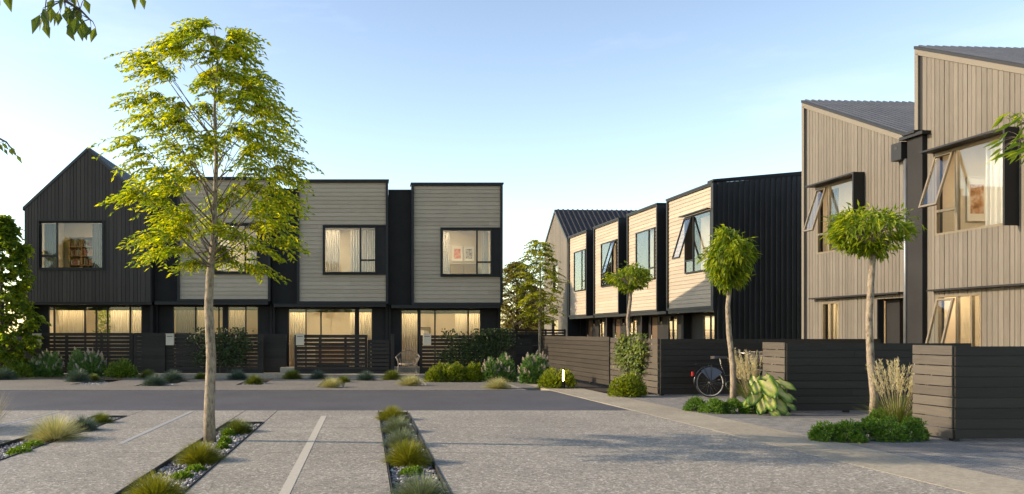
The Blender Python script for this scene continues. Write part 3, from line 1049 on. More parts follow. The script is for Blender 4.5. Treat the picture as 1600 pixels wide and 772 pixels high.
# pictures and furniture inside
def picture(root, x, z, wd, hh, y, label, art):
    o = empty('framed_picture', world(root) @ Vector((x, y, z)), root.rotation_euler.z, label, 'picture', 'pictures on the indoor walls')
    b = MB(); t = .025
    b.box(-wd / 2, -wd / 2 + t, -.03, .0, 0, hh); b.box(wd / 2 - t, wd / 2, -.03, 0, 0, hh)
    b.box(-wd / 2 + t, wd / 2 - t, -.03, 0, 0, t); b.box(-wd / 2 + t, wd / 2 - t, -.03, 0, hh - t, hh)
    b.build('frame', M['print_white'], o)
    b = MB(); b.box(-wd / 2 + t, wd / 2 - t, -.012, -.004, t, hh - t); b.build('mount', M['print_white'], o)
    b = MB(); b.box(-wd * .32, wd * .32, -.016, -.0125, hh * .17, hh * .83); b.build('print', art, o)
    return o


x0 = lx(607.3)
a_red = art_mat('red_print', [(.4, (.6, .12, .07)), (.6, (.75, .4, .3))], 9)
a_grey = art_mat('grey_print', [(.4, (.12, .12, .12)), (.55, (.5, .48, .46))], 14)
picture(HD, 2.94, 4.47, .44, .62, 3.22, 'white framed red print, left of two upstairs in the right end house', a_red)
picture(HD, 3.42, 4.47, .44, .62, 3.22, 'white framed grey print, right of two upstairs in the right end house', a_grey)
cab = empty('cupboard', world(HD) @ Vector((3.15, 2.75, lz(476.5) + .122)), 0, 'oak cupboard under two prints upstairs in the right end house', 'cupboard')
b = MB(); b.box(-.55, .55, 0, .4, .12, 1.62); b.box(-.58, .58, -.02, .42, 1.62, 1.66); b.build('case', M['joinery'], cab)
b = MB()
for x in (-.52, .47):
    for y in (.03, .33): b.box(x, x + .05, y, y + .05, 0, .12)
b.build('legs', M['joinery'], cab)
b = MB(); b.box(-.005, .005, -.006, -.001, .15, 1.6); b.build('door_gap', M['black'], cab)
kb = empty('kitchen_island', world(HC) @ Vector((lx(515) - lx(423.3), 2.6, .08)), 0, 'oak kitchen bench lit inside the third house behind its slatted fence', 'kitchen bench')
b = MB(); b.box(-.7, .7, 0, .6, .1, .9); b.build('cabinet', M['joinery'], kb)
b = MB(); b.box(-.75, .75, -.05, .65, .9, .94); b.build('worktop', M['print_white'], kb)
b = MB(); b.box(-.66, .66, .04, .56, 0, .1); b.build('plinth', M['black'], kb)
ks = empty('wall_shelf', world(HD) @ Vector((lx(668) - x0, 2.85, 1.25)), 0, 'dark shelf unit on the lit wall left of the climber in the right end house', 'shelf')
b = MB(); b.box(-.4, .4, .7, 1.0, 0, .04); b.box(-.4, .4, .7, 1.0, .45, .49); b.box(-.4, -.36, .7, 1.0, .04, .45); b.box(.36, .4, .7, 1.0, .04, .45); b.build('case', M['door'], ks)
b = MB(); b.box(-.3, -.1, .75, .95, .041, .3); b.box(.0, .12, .75, .9, .041, .36); b.build('crockery', M['print_white'], ks)

# ------------------------------------------------------------------ the right-hand row
RZ = -math.pi / 2 + math.atan(TH)
CT = math.cos(math.atan(TH))
XR = 14.4


def rloc(Y, X0=XR): return (X0 - TH * Y, Y, 0)
def ry(px, X0=XR): return F * X0 / (px - 495.0)


TG = 'terraced houses along the right hand path'
T = [(45.7, 42.65, 41.57), (41.57, 38.1, 37.1), (37.1, 33.8, 32.9), (32.9, 29.1, 29.03)]
tl = ['farthest clad house of the right hand terrace, beside the distant gable', 'second clad house from the distant gable in the right hand terrace, with an open window',
      'third clad house of the right hand terrace, seen behind the first slender topiary tree', 'nearest clad house of the right hand terrace, ending in a corrugated black wall']
for i, (ya, yb2, yc) in enumerate(T):
    W_ = (ya - yc) / CT
    bw = (ya - yb2) / CT
    win = (.3 * bw, .93 * bw - .06, 3.8, 6.0)
    if i == 3: win = (.42 * bw, bw - .12, 3.8, 6.0)
    hh = box_house('terraced_house', tl[i], rloc(ya), RZ, W_, (.0, bw), 6.93, 6.8, 2.4, win,
                   [(.52 * W_, .74 * W_, .15, 2.2, [.63 * W_])] if i < 3 else [(.3 * W_, .72 * W_, .15, 2.2, [.45 * W_, .6 * W_])], TG, depth=8.5, back=7.5, recess=.55, gdep=.95,
                   mull_right=(i != 3), open_sash={1: 'right', 3: 'left'}.get(i), wall_lights=[.36 * W_, .63 * W_] if i < 3 else [],
                   door=(.1 * W_, .26 * W_) if i < 3 else (.8 * W_, .95 * W_), lamp='lamp_dim', g_room_lamp='lamp' if i < 3 else 'lamp_dim', end_wall=(i == 3),
                   curtains=[(win[1] - .45, win[1] - .06, 3.83, 5.95, .8, 'pale curtain upstairs in the %s clad house along the path' % ('farthest', 'second farthest', 'third', 'nearest')[i], 'sheer')]
                   + ([(.54 * W_, .61 * W_, .2, 2.15, 1.2, 'gold lit curtain downstairs in the %s clad house along the path' % ('farthest', 'second farthest', 'third')[i], 'curtain')] if i < 3 else []))
    if i == 3:
        # window hood, corrugated end wall
        b = MB(); b.box(win[0] - .12, win[1] + .02, -.2, -.03, 6.02, 6.06); b.build('window_hood', M['black'], hh)
        b = MB()
        ztop_ = lambda s1: 6.93 + .092 * s1
        k = 0
        prof = []
        s_ = 0.02
        while s_ < 8.5:
            for (ds, q) in ((0, 0), (.11, 0), (.125, .035), (.185, .035), (.2, 0)): prof.append((s_ + ds, q))
            s_ += .2
        base = len(b.v)
        for (s1, q) in prof:
            b.v.append((W_ + .01 + q, s1, 0.0)); b.v.append((W_ + .01 + q, s1, ztop_(s1)))
        for k in range(len(prof) - 1):
            b.f.append((base + 2 * k, base + 2 * k + 2, base + 2 * k + 3, base + 2 * k + 1))
        b.build('corrugated_end_wall', M['iron'], hh)
        b = MB(); b.prism_x([(.56, 0), (8.5, 0), (8.5, 7.55), (.56, 6.9)], W_ - .1, W_ - .001); b.build('end_wall', M['black_wall'], hh)
        b = MB(); b.box(W_ - .06, W_ + .06, -.05, .02, 2.3, 6.94); b.build('corner_post', M['black'], hh)
        b = MB(); b.prism_x([(-.06, 6.99), (8.6, 7.72), (8.6, 7.9), (-.06, 7.06)], W_ - .35, W_ + .09); b.build('roof_edge', M['black'], hh)

# far gable house, its ridge running away to the right
yF0, yF1 = 45.85, 50.6
h = empty('gable_house', rloc(yF1), RZ, 'distant beige gabled house with black corrugated roof at the far end of the path', 'house')
W_ = (yF1 - yF0) / CT; rx = W_ / 2; ze, za = 6.9, 8.9
top = lambda x: ze + (za - ze) * (1 - abs(x - rx) / rx) - .06
gw = (W_ * .35, W_ * .62, .2, 2.3); uw = (W_ * .4, W_ * .6, 3.9, 5.6)
b = MB(); vboards(b, .05, W_ - .05, 0.05, top, 0, [gw, uw], .15, .2); b.build('vertical_boards', M['beige_v'], h)
b = MB(); wall(b, 0, W_, 0, ze - .07, .003, .14, [gw, uw]); b.prism_y([(0, ze - .07), (W_, ze - .07), (rx, za - .08)], .003, .14); b.build('gable_wall', M['black_wall'], h)
b = MB()
for sx in (0, 1):
    x0, x1 = (-.1, rx) if sx == 0 else (W_ + .1, rx)
    zz = lambda x: ze + (za - ze) * (1 - abs(x - rx) / rx)
    p = [(x0, zz(x0) - .16), (x0, zz(x0) + .02), (x1, zz(x1) + .02), (x1, zz(x1) - .16)]
    b.prism_y(p if sx == 0 else p[::-1], -.08, 8.5)
b.build('roof', M['iron'], h)
b = MB(); L_ = math.hypot(rx + .1, za - ze)
for sx in (-1, 1):
    ribs(b, 8.5, L_, .3, .04, lambda s1, t1, hh2: (rx + sx * (t1 / L_ * (rx + .1)), -.08 + s1, za + .026 + hh2 - t1 / L_ * (za - ze + .085)))
b.build('roof_sheet', M['iron'], h)
b = MB(); b.box(0, .1, .14, 8.4, 0, ze - .05); b.box(W_ - .1, W_, .14, 8.4, 0, ze - .05); b.box(.1, W_ - .1, 8.3, 8.4, 0, ze - .05); b.build('side_walls', M['black_wall'], h)
window(h, *gw, .03, name='ground_window'); window(h, *uw, .03)
room(h, .2, W_ - .2, .15, 3, .1, 2.6); room(h, .2, W_ - .2, .15, 3, 2.8, 6.4, 'lamp_dim')

# two monopitch houses at the right
MG = 'two beige monopitch houses at the right'


def mono_house(Y0, W_, label, xw, fin, near):
    h = empty('monopitch_house', rloc(Y0), RZ, label, 'house', MG)
    zh, sl = 8.34, .482
    zt = lambda x: zh - sl * x
    uw = (xw[0], fin - .03, 3.75, 5.66)
    if near: gws = [(.6, 1.85, .1, 2.36)]; doors = []
    else: gws = [(.85, 1.62, .1, 2.36)]; doors = [(3.1, 4.05, .02, 2.36)]
    holes = [uw] + gws + doors
    b = MB(); vboards(b, .17, W_ - .02, 0.06, lambda x: zt(x) - .2, 0, holes, .11, .15, .012, .026); b.build('vertical_boards', M['beige_v'], h)
    b = MB(); wall(b, 0.02, W_, 0, zt(W_) - .2, .003, .16, holes)
    b.prism_y([(0.02, zt(W_) - .2), (W_, zt(W_) - .2), (.02, zt(0) - .2)], .003, .16)
    b.build('front_wall', M['black_wall'], h)
    # barge board along the rake, corner trim with a dark shadow gap
    b = MB()
    b.prism_y([(-.05, zt(-.05) - .19), (W_ + .02, zt(W_ + .02) - .19), (W_ + .02, zt(W_ + .02)), (-.05, zt(-.05))], -.06, .1)
    b.build('barge_board', M['trim'], h)
    b = MB(); b.box(-.05, .06, -.06, .3, 0, zt(0) - .17); b.build('corner_trim', M['trim'], h)
    b = MB(); b.box(.06, .165, -.012, .1, 0, zt(.1) - .2); b.build('shadow_gap', M['black'], h)
    # roof
    b = MB(); D_ = 9.0
    b.prism_y([(-.06, zt(-.06) - .06), (W_ + .1, zt(W_ + .1) - .06), (W_ + .1, zt(W_ + .1) + .012), (-.06, zt(-.06) + .012)], -.07, D_)
    b.build('roof', M['black'], h)
    b = MB(); L_ = W_ + .16
    ribs(b, D_ + .07, L_, .2, .028, lambda s1, t1, q: (-.06 + t1, -.07 + s1, zt(-.06 + t1) + .016 + q))
    b.build('roof_sheet', M['roof'], h)
    b = MB(); b.box(.02, .14, .3, D_ - .1, 0, zt(.1) - .1); b.box(W_ - .12, W_, .16, D_ - .1, 0, zt(W_) - .12); b.box(.14, W_ - .12, D_ - .2, D_ - .1, 0, zt(W_) - .2)
    b.prism_y([(.14, zt(W_) - .2), (W_ - .12, zt(W_) - .2), (.14, zt(.14) - .1)], D_ - .2, D_ - .1)
    b.build('side_walls', M['iron'], h)
    # hood and fin round the upper window
    b = MB(); b.box(uw[0] - .08, fin + .02, -.34, .0, 5.68, 5.72); b.build('window_hood', M['black'], h)
    b = MB(); b.box(fin - .025, fin + .02, -.34, -.0, 3.7, 5.68); b.build('window_fin', M['black'], h)
    ww = uw[1] - uw[0]; mx = uw[0] + .62 * (1 if near else .85)
    window(h, *uw, -.03, [(mx - .04, mx + .03, 3.8, 5.61), (uw[0] + .05, mx - .04, 4.28, 4.34)], 'bronze', skip_pane=[(uw[0] + .05, mx - .04, 4.34, 5.61)])
    sash(h, uw[0] + .05, mx - .04, 4.34, 5.61, -.03, 18, 'bronze')
    # ground floor
    b = MB(); b.box(.5, W_ - .3 if not near else W_, -.2, .0, 2.46, 2.5); b.build('ground_hood', M['black'], h)
    g = gws[0]
    if near:
        window(h, *g, -.03, [(1.15, 1.2, .15, 2.31), (1.55, 1.6, .15, 2.31)], 'bronze', name='ground_window', skip_pane=[(.65, 1.15, .15, 2.31)])
        sash(h, .65, 1.15, .6, 2.3, -.03, 14, 'bronze')
    else:
        window(h, *g, -.03, [(1.2, 1.25, .15, 2.31)], 'bronze', name='ground_window')
        b = MB(); b.box(3.62, 4.05, .3, .34, .02, 2.36); d_ = b.build('door', M['door'], h)
        b = MB(); b.tube([(3.72, .27, .8), (3.72, .27, 1.5)], .014); b.build('handle', M['chrome'], d_)
        b = MB(); b.box(3.1, 3.6, .2, .34, .02, 2.36); b.build('door_side_panel', M['black'], h)
    room(h, .2, W_ - .15, .17, 3.3, 2.7, 6.0, 'lamp', ls=1.1); room(h, .2, W_ - .15, .4 if not near else .17, 3.6, .06, 2.5, 'lamp', pelmet=True)
    return h, uw


H1, u1 = mono_house(23.62, 4.36, 'beige vertical board house behind the umbrella topiary, left of the party wall', (.62,), 2.62, False)
H2, u2 = mono_house(19.15, 4.5, 'nearest beige vertical board house, cut by the right edge of the photo', (.55,), 2.76, True)
# party wall between them, with gutter, rain head and downpipe, on the farther house
b = MB(); b.box(4.3, 4.78, -.14, .0, 0, 6.16); b.build('party_wall', M['black_wall'], H1)
b = MB(); b.box(4.16, 4.9, -.24, -.0, 6.162, 6.24); b.box(4.3, 4.7, -.28, .0, 6.24, 6.3); g_ = b.build('gutter', M['black'], H1)
b = MB(); b.prism_y([(3.86, 5.72), (4.2, 5.72), (4.2, 6.14), (3.86, 6.14)], -.22, -.03); rh = b.build('rain_head', M['black'], H1)
b = MB(); b.box(3.97, 4.07, -.225, -.22, 5.98, 6.05); b.build('overflow_hole', M['rubber'], rh)
b = MB(); b.tube([(4.19, -.1, 0), (4.19, -.1, 5.72)], .045, 12); b.build('downpipe', M['galv'], H1, smooth=True)
curtain(H1, .9, 1.2, .15, 2.3, .35, 'cream curtain left in the ground window of the middle right house')
curtain(H1, 1.28, 1.58, .15, 2.3, .35, 'cream curtain right in the ground window of the middle right house')
curtain(H2, 1.6, 1.82, .15, 2.3, .35, 'cream curtain by the open ground window of the nearest right house')
curtain(H2, 1.55, u2[1] - .06, 3.8, 5.6, .35, 'tall white curtain beside the framed picture at the right', 'sheer', .13, .04)
curtain(H1, u1[0] + .05, u1[0] + .4, 3.8, 5.6, .35, 'grey curtain behind the open window of the middle right house', 'dark_curtain')
a_brown = art_mat('brown_landscape_print', [(.35, (.2, .08, .03)), (.5, (.5, .28, .16)), (.65, (.7, .6, .55))], 4)
pc = picture(H2, .215, 4.15, .52, 1.05, 1.28, 'large brown abstract picture upstairs in the nearest right house', a_brown)
pc.rotation_euler.z += math.pi / 2


# ------------------------------------------------------------------ fences
def fence(label, p0, p1, hgt, n, gap_, posts=(0, 1), mat='fence', group='slatted timber fences', z0=.04, th=.025, name='slatted_fence', added_backing=False, vary=True):
    p0 = Vector((p0[0], p0[1], 0)); p1 = Vector((p1[0], p1[1], 0))
    L_ = (p1 - p0).length
    a = math.atan2(p1.y - p0.y, p1.x - p0.x)
    o = empty(name, p0, a, label, 'fence', group)
    b = MB()
    ph = (hgt - z0) / n
    for i in range(n):
        za_ = z0 + i * ph; zc = za_ + ph - gap_
        xs_ = [0, L_]
        if L_ > 2.6 and vary:
            xs_ = [0, random.uniform(.35, .65) * L_, L_]
        for q, r_ in zip(xs_[:-1], xs_[1:]):
            dy = random.uniform(-.003, .003)
            b.box(q + .001, r_ - .001, dy - th, dy, za_, zc)
    b.build('slats', M[mat], o)
    if added_backing:
        b = MB(); b.box(.002, L_ - .002, .0035, .0115, z0, hgt - gap_ - .004); b.build('added_backing', M['steel_edge'], o)  # black sheet added behind the slats to stop light showing through gaps
    for t_ in posts:
        b = MB(); x = min(max(t_ * L_, .045), L_ - .045)
        b.box(x - .045, x + .045, .012, .094, 0, hgt - .03); b.build('post', M[mat], o)
    return o


def fp(px, Y): return ((px - 572) * Y / F, Y)


YF = 28.6
fence('recessed black fence at the far left beside the dark green tree', fp(-120, YF + .7), fp(52, YF + .7), 1.44, 11, .006, (0, .5, 1))
fence('slatted fence behind the white flowering shrubs, with a post box on its left end', fp(52, YF), fp(208, YF), 1.52, 11, .022, (0, .33, .68, 1))
fence('closed black gate panel right of the first slatted fence', fp(209, YF - .1), fp(258, YF - .1), 1.5, 11, .005, (0, 1), name='slatted_gate')
fence('slatted fence half covered by the climber behind the tree trunk', fp(259, YF), fp(412, YF), 1.47, 11, .02, (0, .33, .68, 1))
fence('plain dark fence panel set back right of the tree trunk', fp(412, YF + .5), fp(447, YF + .5), 1.46, 11, .006, (0, 1))
fence('open slatted fence with warm light shining through, third from the left', fp(460, YF), fp(574, YF), 1.46, 10, .032, (0, .35, .7, 1))
fence('lower slatted gate right of the fence with light shining through', fp(574.5, YF - .04), fp(608, YF - .04), 1.28, 9, .034, (0, 1), name='slatted_gate')
b = MB(); q = fp(613.5, YF); b.box(q[0] - .06, q[0] + .06, YF - .06, YF + .06, 0, 1.46)
tag(b.build('gate_post', M['fence']), 'square black post left of the wicker chair', 'post')
fence('slatted fence under the big dark climber at the right end house', fp(656, YF), fp(806, YF), 1.43, 11, .02, (0, .33, .68, 1))
fence('black fence panel at the end of the terrace, right of the climber', fp(800, YF + 1.0), fp(832, YF + 1.0), 1.3, 9, .008, (0, 1))
q0, q1 = fp(760, 41), fp(884, 41)
fence('distant open slatted fence below the background trees', q0, q1, 1.72, 12, .05, (0, .25, .5, .75, 1))
fence('dark closed gate below the slender tree between the two terraces', fp(806, 33.5), fp(848, 33.5), 1.45, 9, .006, (0, 1), name='slatted_gate')

XF = 8.17
def rp(X0, px): Y = ry(px, X0); return (X0 - TH * Y, Y)


fence('long dark fence run along the path below the distant houses', rp(XF, 846), rp(XF, 953), 1.40, 10, .014, (0, .15, .35, .55, .75, 1), mat='fence_shaded', added_backing=True)
fence('sunlit slatted fence by the path behind the first topiary tree', rp(XF, 955), rp(XF, 1029), 1.38, 9, .018, (0, .3, .6, .78, 1), mat='fence_sunlit')
Yb = ry(1030, XF)
ax0 = XF - TH * Yb
fence('black fence behind the parked bicycle', (ax0 + .03, Yb), (12.4, Yb + .22), 1.37, 10, .018, (0, .35, .7, 1), added_backing=True)
XB = 8.79
Y1 = ry(1228, XB); x1 = XB - TH * Y1
fence('short sunlit fence return beside the caladium', (XB - TH * (Y1 + .74), Y1 + .74), (x1, Y1), 1.33, 9, .014, (0.02,), mat='fence_sunlit')
fence('black horizontal board fence between the caladium and the feather grass', (x1 + .004, Y1 - .004), (x1 + 3.6, Y1 + .19), 1.32, 9, .018, (0, .33, .66, 1), added_backing=True)
Y2 = ry(1490, XB); x2 = XB - TH * Y2
fence('short sunlit fence return behind the feather grass', (XB - TH * (Y2 + .73), Y2 + .73), (x2, Y2), 1.335, 9, .014, (0.02,), mat='fence_sunlit')
fence('nearest black horizontal board fence at the right edge', (x2 + .004, Y2 - .004), (x2 + 3.6, Y2 + .19), 1.33, 9, .018, (0, .33, .66, 1), added_backing=True)

# post boxes
for (px_, lab) in ((58.5, 'beige post box on the fence behind the white flowering shrubs'), (266.5, 'beige post box on the fence left of the tree trunk'),
                   (469, 'beige post box on the fence with light shining through'), (667, 'beige post box on the fence beside the dark climber')):
    q = fp(px_, YF - .04)
    o = empty('post_box', (q[0], YF - .04, 1.06), 0, lab, 'post box', 'beige post boxes on the fences')
    b = MB(); b.box(-.14, .14, -.12, 0, 0, .4); b.build('box_body', M['post_box'], o)
    b = MB(); b.box(-.15, .15, -.14, 0, .402, .415); b.build('lid', M['post_box'], o)
    b = MB(); b.box(-.1, .1, -.124, -.1205, .3, .32); b.build('letter_slot', M['black'], o)

# steps
b = MB(); q = fp(449, YF); b.box(q[0] - .25, q[0] + .25, YF - .1, YF + .8, 0.051, .26); tag(b.build('garden_step', M['path']), 'pale concrete step left of the fence with light shining through', 'step')
b = MB(); q = fp(636, YF + .8); b.box(q[0] - .5, q[0] + .5, YF + .9, YF + 1.9, 0.051, .22); tag(b.build('garden_step', M['path']), 'pale concrete step under the glass door behind the wicker chair', 'step')


# ------------------------------------------------------------------ plants
def nrm(v):
    return v / (np.linalg.norm(v, axis=-1, keepdims=True) + 1e-9)


def spray(P, D, N_, L, W, p, d, length, nleaf, ll, lw, r, droop=.5, spread=.8):
    """leaflets in pairs along a drooping twig"""
    p = np.array(p, float); d = np.array(d, float); d /= np.linalg.norm(d) + 1e-9
    pts = []
    for i in range(nleaf):
        t_ = (i + .6) / nleaf
        c = p + d * length * t_ + np.array([0, 0, -1.0]) * droop * length * t_ * t_
        side = np.cross(d, [0, 0, 1]); side /= np.linalg.norm(side) + 1e-9
        sg = 1 if i % 2 else -1
        ld_ = d * (.35 + .5 * t_) + side * sg * spread + np.array([0, 0, -r.uniform(.15, .9)]) + r.normal(0, .22, 3)
        P.append(c); D.append(ld_); N_.append(np.array([0, 0, 1.0]) + r.normal(0, .45, 3)); L.append(ll * r.uniform(.7, 1.25)); W.append(lw * r.uniform(.8, 1.2))
        pts.append(c)
    return pts


def make_tree(name, label, cat, base, trunk, trad, ext, npads, seed, leaf=('leaf_main', .095, .036), bark='bark', zsplit=2.0, ntw=9, tw=.36, nleaf=11, rise=.85, inner=.25,
              group=None, branch_r=.012, twig='bark_twig', flat=.3, droop=.45, fan=2.0):
    """trunk: local points; ext: list of (z, left, right) crown reach at a height"""
    r = np.random.default_rng(seed)
    o = empty(name, base, 0, label, cat, group)
    b = MB(); b.tube(trunk, trad, 12); b.build('trunk', M[bark], o, smooth=True)
    tz = [p[2] for p in trunk]
    def tp(z): return np.array([np.interp(z, tz, [p[k] for p in trunk]) for k in (0, 1, 2)])
    ez = [e[0] for e in ext]
    zlo, zhi = ez[0], ez[-1]
    br = MB(); P, D, NN, LL, WW = [], [], [], [], []
    for i in range(npads):
        u = (i + r.uniform(0, 1)) / npads
        z = zlo + (zhi - zlo) * u ** .92
        az = i * 2.39996 + r.normal(0, .3)
        c, s = math.cos(az), math.sin(az)
        le, re = np.interp(z, ez, [e[1] for e in ext]), np.interp(z, ez, [e[2] for e in ext])
        dep = (le + re) / 2
        reach = 1 / math.sqrt((c / (re if c > 0 else le)) ** 2 + (s / dep) ** 2)
        rad = reach * (r.uniform(inner, 1) ** .6) - tw * .3
        rad = max(rad, .08)
        ctr = tp(z)
        tgt = np.array([ctr[0] + c * rad, ctr[1] + s * rad, z])
        zs = max(zsplit + r.uniform(0, .35), z - rad * rise * r.uniform(.8, 1.3) - .15)
        st = tp(min(zs, z - .03))
        q1 = st + (tgt - st) * .35 + np.array([0, 0, -.03 * rad]); q2 = st + (tgt - st) * .7 + np.array([c * .03, s * .03, .06 * rad])
        k = max(.35, rad / 1.2)
        br.tube([st, q1, q2, tgt], [branch_r * k * 1.2, branch_r * .8 * k, branch_r * .5 * k, .003], 5, False)
        for j in range(ntw):
            a2 = az + r.uniform(-fan, fan) if j else az
            ln = tw * r.uniform(.6, 1.25)
            d = np.array([math.cos(a2), math.sin(a2), r.normal(.12, flat)])
            stt = tgt + (tgt - q2) * r.uniform(-.9, .1) + r.normal(0, .02, 3)
            pts = spray(P, D, NN, LL, WW, stt, d, ln, nleaf, leaf[1], leaf[2], r, droop)
            br.tube([stt, pts[len(pts) // 2], pts[-1]], [.0035, .0025, .001], 3, False)
    br.build('branches', M[twig], o)
    lf = MB(); lf.leaves(P, D, NN, LL, WW); lf.build('crown', M[leaf[0]], o)
    return o


# the honey locust in the parking strip
TB = G(328, 688)
sc_ = 1250 / TB.y
def tpx(px_, py_): return ((px_ - 328) / sc_, 0, (688 - py_) / sc_)


trk = [tpx(*q) for q in ((328, 690), (327, 645), (330, 560), (326, 480), (328, 430), (333, 385), (335, 330), (338, 250), (335, 170), (340, 100), (335, 45))]
trad = [.088, .077, .069, .062, .055, .044, .036, .028, .02, .012, .005]
ex = [(tpx(0, y)[2], l / sc_, r_ / sc_) for (y, l, r_) in ((415, 75, 90), (400, 118, 145), (350, 158, 145), (300, 172, 115), (250, 168, 135), (200, 156, 150), (160, 144, 140), (110, 144, 62), (70, 140, 52), (36, 50, 38))]
main_tree = make_tree('honey_locust', 'tall young honey locust with yellow green leaves in the gravel strip', 'tree', TB, trk, trad, ex, 86, 11, zsplit=tpx(0, 425)[2], ntw=13, tw=.46, nleaf=15, inner=.3, fan=1.05, droop=.5, flat=.06,
                      group='honey locust trees in the parking strips')
# the same kind of tree outside the frame on the left: its shade falls across the bays
for (x, y, a, lab, s_) in ((-19.0, 13.6, 2.6, 'honey locust outside the photo, beside the far left bays', 1.1),):
    c = copy_tree(main_tree); c.location = (x, y, -.1); c.rotation_euler = (0, 0, a); c.scale = (s_, s_, s_); c['label'] = lab

# slender tree between the terraces
b0 = (( 843 - 572) * 29 / F, 29, 0)
zz = lambda py_: EYE + (520 - py_) * 29 / F
e2 = [(zz(505), .3, .35), (zz(490), .85, .8), (zz(450), .95, .95), (zz(420), .85, .8), (zz(395), .6, .5), (zz(375), .25, .2)]
make_tree('honey_locust', 'small slender honey locust standing between the two terraces', 'tree', b0, [(0, 0, 0), (.02, 0, .9), (0, 0, zz(500)), (.03, 0, zz(450)), (0, 0, zz(378))], [.07, .06, .05, .03, .006],
          e2, 44, 5, ('leaf_mid', .13, .056), 'bark', zz(505), 8, .42, 10, inner=.4, flat=.12, group='honey locust trees in the parking strips')
# sparse background tree behind
b0 = fp(806, 46)
make_tree('bare_tree', 'sparse brownish tree with dark spreading branches behind the distant slatted fence', 'tree', (b0[0], b0[1], 0), [(0, 0, 0), (0, 0, 1.2), (.1, 0, 2.6), (.0, 0, 5.2)], [.14, .12, .08, .01],
          [(1.7, .7, .8), (2.4, 1.2, 1.4), (3.6, 1.3, 1.7), (4.8, 1.0, 1.2), (5.6, .4, .5)], 110, 8, ('leaf_olive', .17, .08), 'bark_dark', 1.1, 8, .45, 8, .9, branch_r=.035)
b0 = fp(850, 62)
make_tree('bare_tree', 'olive leaved tree seen low behind the sparse brownish tree', 'tree', (b0[0], b0[1], 0), [(0, 0, 0), (0, 0, 1.6), (.1, 0, 3.4), (.0, 0, 5.4)], [.16, .13, .08, .01],
          [(1.2, 1.6, 1.6), (2.4, 2.2, 2.2), (3.6, 2.0, 2.0), (5.0, 1.0, 1.0)], 130, 18, ('leaf_olive', .2, .11), 'bark_dark', 1.1, 9, .55, 8, .9, branch_r=.035)
# dark green tree at the left edge
b0 = fp(2, 26.8)
make_tree('maple_tree', 'dense deep green tree at the left edge in front of the gabled house', 'tree', (b0[0], b0[1], 0), [(0, 0, 0), (.05, 0, 1.2), (.0, 0, 3.0), (.05, 0, 5.0)], [.09, .08, .05, .01],
          [(.5, .8, .85), (1.2, 1.1, 1.2), (2.4, 1.2, 1.25), (3.4, 1.1, 1.1), (4.4, .8, .75), (5.4, .3, .25)], 105, 21, ('leaf_dark', .16, .12), 'bark_dark', .5, 10, .36, 10, .7)


# clipped topiary standards
def topiary(label, px_, py_, tr, ctr, rx_, rz_, n, seed, ll=.16, lw=.032, shape=1.0, droop=.9, leafm='leaf_topiary', twigs=26):
    """tr: trunk points (photo px); crown an ellipsoid of hanging lance leaves round a fan of twigs"""
    r = np.random.default_rng(seed)
    B = G(px_, py_); s_ = F / B.y
    loc = lambda q: (((q[0] - px_) / s_), 0.0, (py_ - q[1]) / s_)
    o = empty('topiary_tree', B, 0, label, 'tree', 'topiary trees along the path')
    tpts = [loc(q) for q in tr]
    kk = len(tpts)
    b = MB(); b.tube(tpts, [.066 - .026 * i / (kk - 1) for i in range(kk)], 10)
    b.build('trunk', M['bark'], o, smooth=True)
    c = np.array(loc(ctr)); a = rx_ / s_; h_ = rz_ / s_
    st = np.array(tpts[-1])
    b = MB(); P, D, NN, L, W = [], [], [], [], []
    tips = []
    for i in range(twigs):
        d = nrm(r.normal(0, 1, 3)); d[2] = abs(d[2]) * .9 - .25
        e = c + d * np.array([a, a, h_]) * r.uniform(.55, .95)
        m_ = (st + e) / 2 + np.array([0, 0, .06]) + r.normal(0, .03, 3)
        b.tube([st, m_, e], [.014, .009, .004], 4, False); tips.append(e)
    b.build('branches', M['bark'], o)
    clump = [nrm(r.normal(0, 1, 3)) for _ in range(34)]
    for i in range(n):
        if i % 6:
            d = nrm(clump[i % 34] + r.normal(0, .2, 3))
        else:
            d = nrm(r.normal(0, 1, 3))
        rad = r.uniform(.45, 1.0) ** .5
        lump = 1 + .2 * math.sin(5 * d[0] + 3 * d[2] + seed) + .14 * math.sin(9 * d[1] + 7 * d[0])
        z = d[2]
        wz = (1 - shape * .45 * max(0, -z)) if shape > 0 else 1
        p = c + d * np.array([a * wz, a * wz, h_]) * rad * lump
        P.append(p); D.append(np.array([d[0] * .8, d[1] * .8, -droop * r.uniform(.3, 1.2) + max(0, z) * .5]) + r.normal(0, .35, 3))
        NN.append(d + np.array([0, 0, .6]) + r.normal(0, .3, 3)); L.append(ll * r.uniform(.6, 1.2)); W.append(lw * r.uniform(.7, 1.2))
    f = MB(); f.leaves(P, D, NN, L, W); f.build('crown', M[leafm], o)
    return o


topiary('slender topiary with a small round crown beside the lime shrub', 990, 604, [(989, 608), (990, 575), (984, 540), (981, 500), (985, 468), (985, 450)], (986, 434), 31, 19, 1500, 31, .15, .046)
topiary('topiary with a dense teardrop crown above the bicycle', 1146, 637, [(1145, 640), (1146, 600), (1145, 570), (1139, 520), (1137, 480), (1140, 450)], (1141, 404), 34, 44, 2500, 32, .17, .046, 1.0, 1.2)
topiary('largest topiary with a flat umbrella crown in front of the middle right house', 1364, 662, [(1364, 664), (1366, 620), (1360, 560), (1358, 500), (1361, 440), (1364, 400), (1363, 385)], (1362, 362), 60, 34, 3000, 33, .15, .038, 1.3, .75)


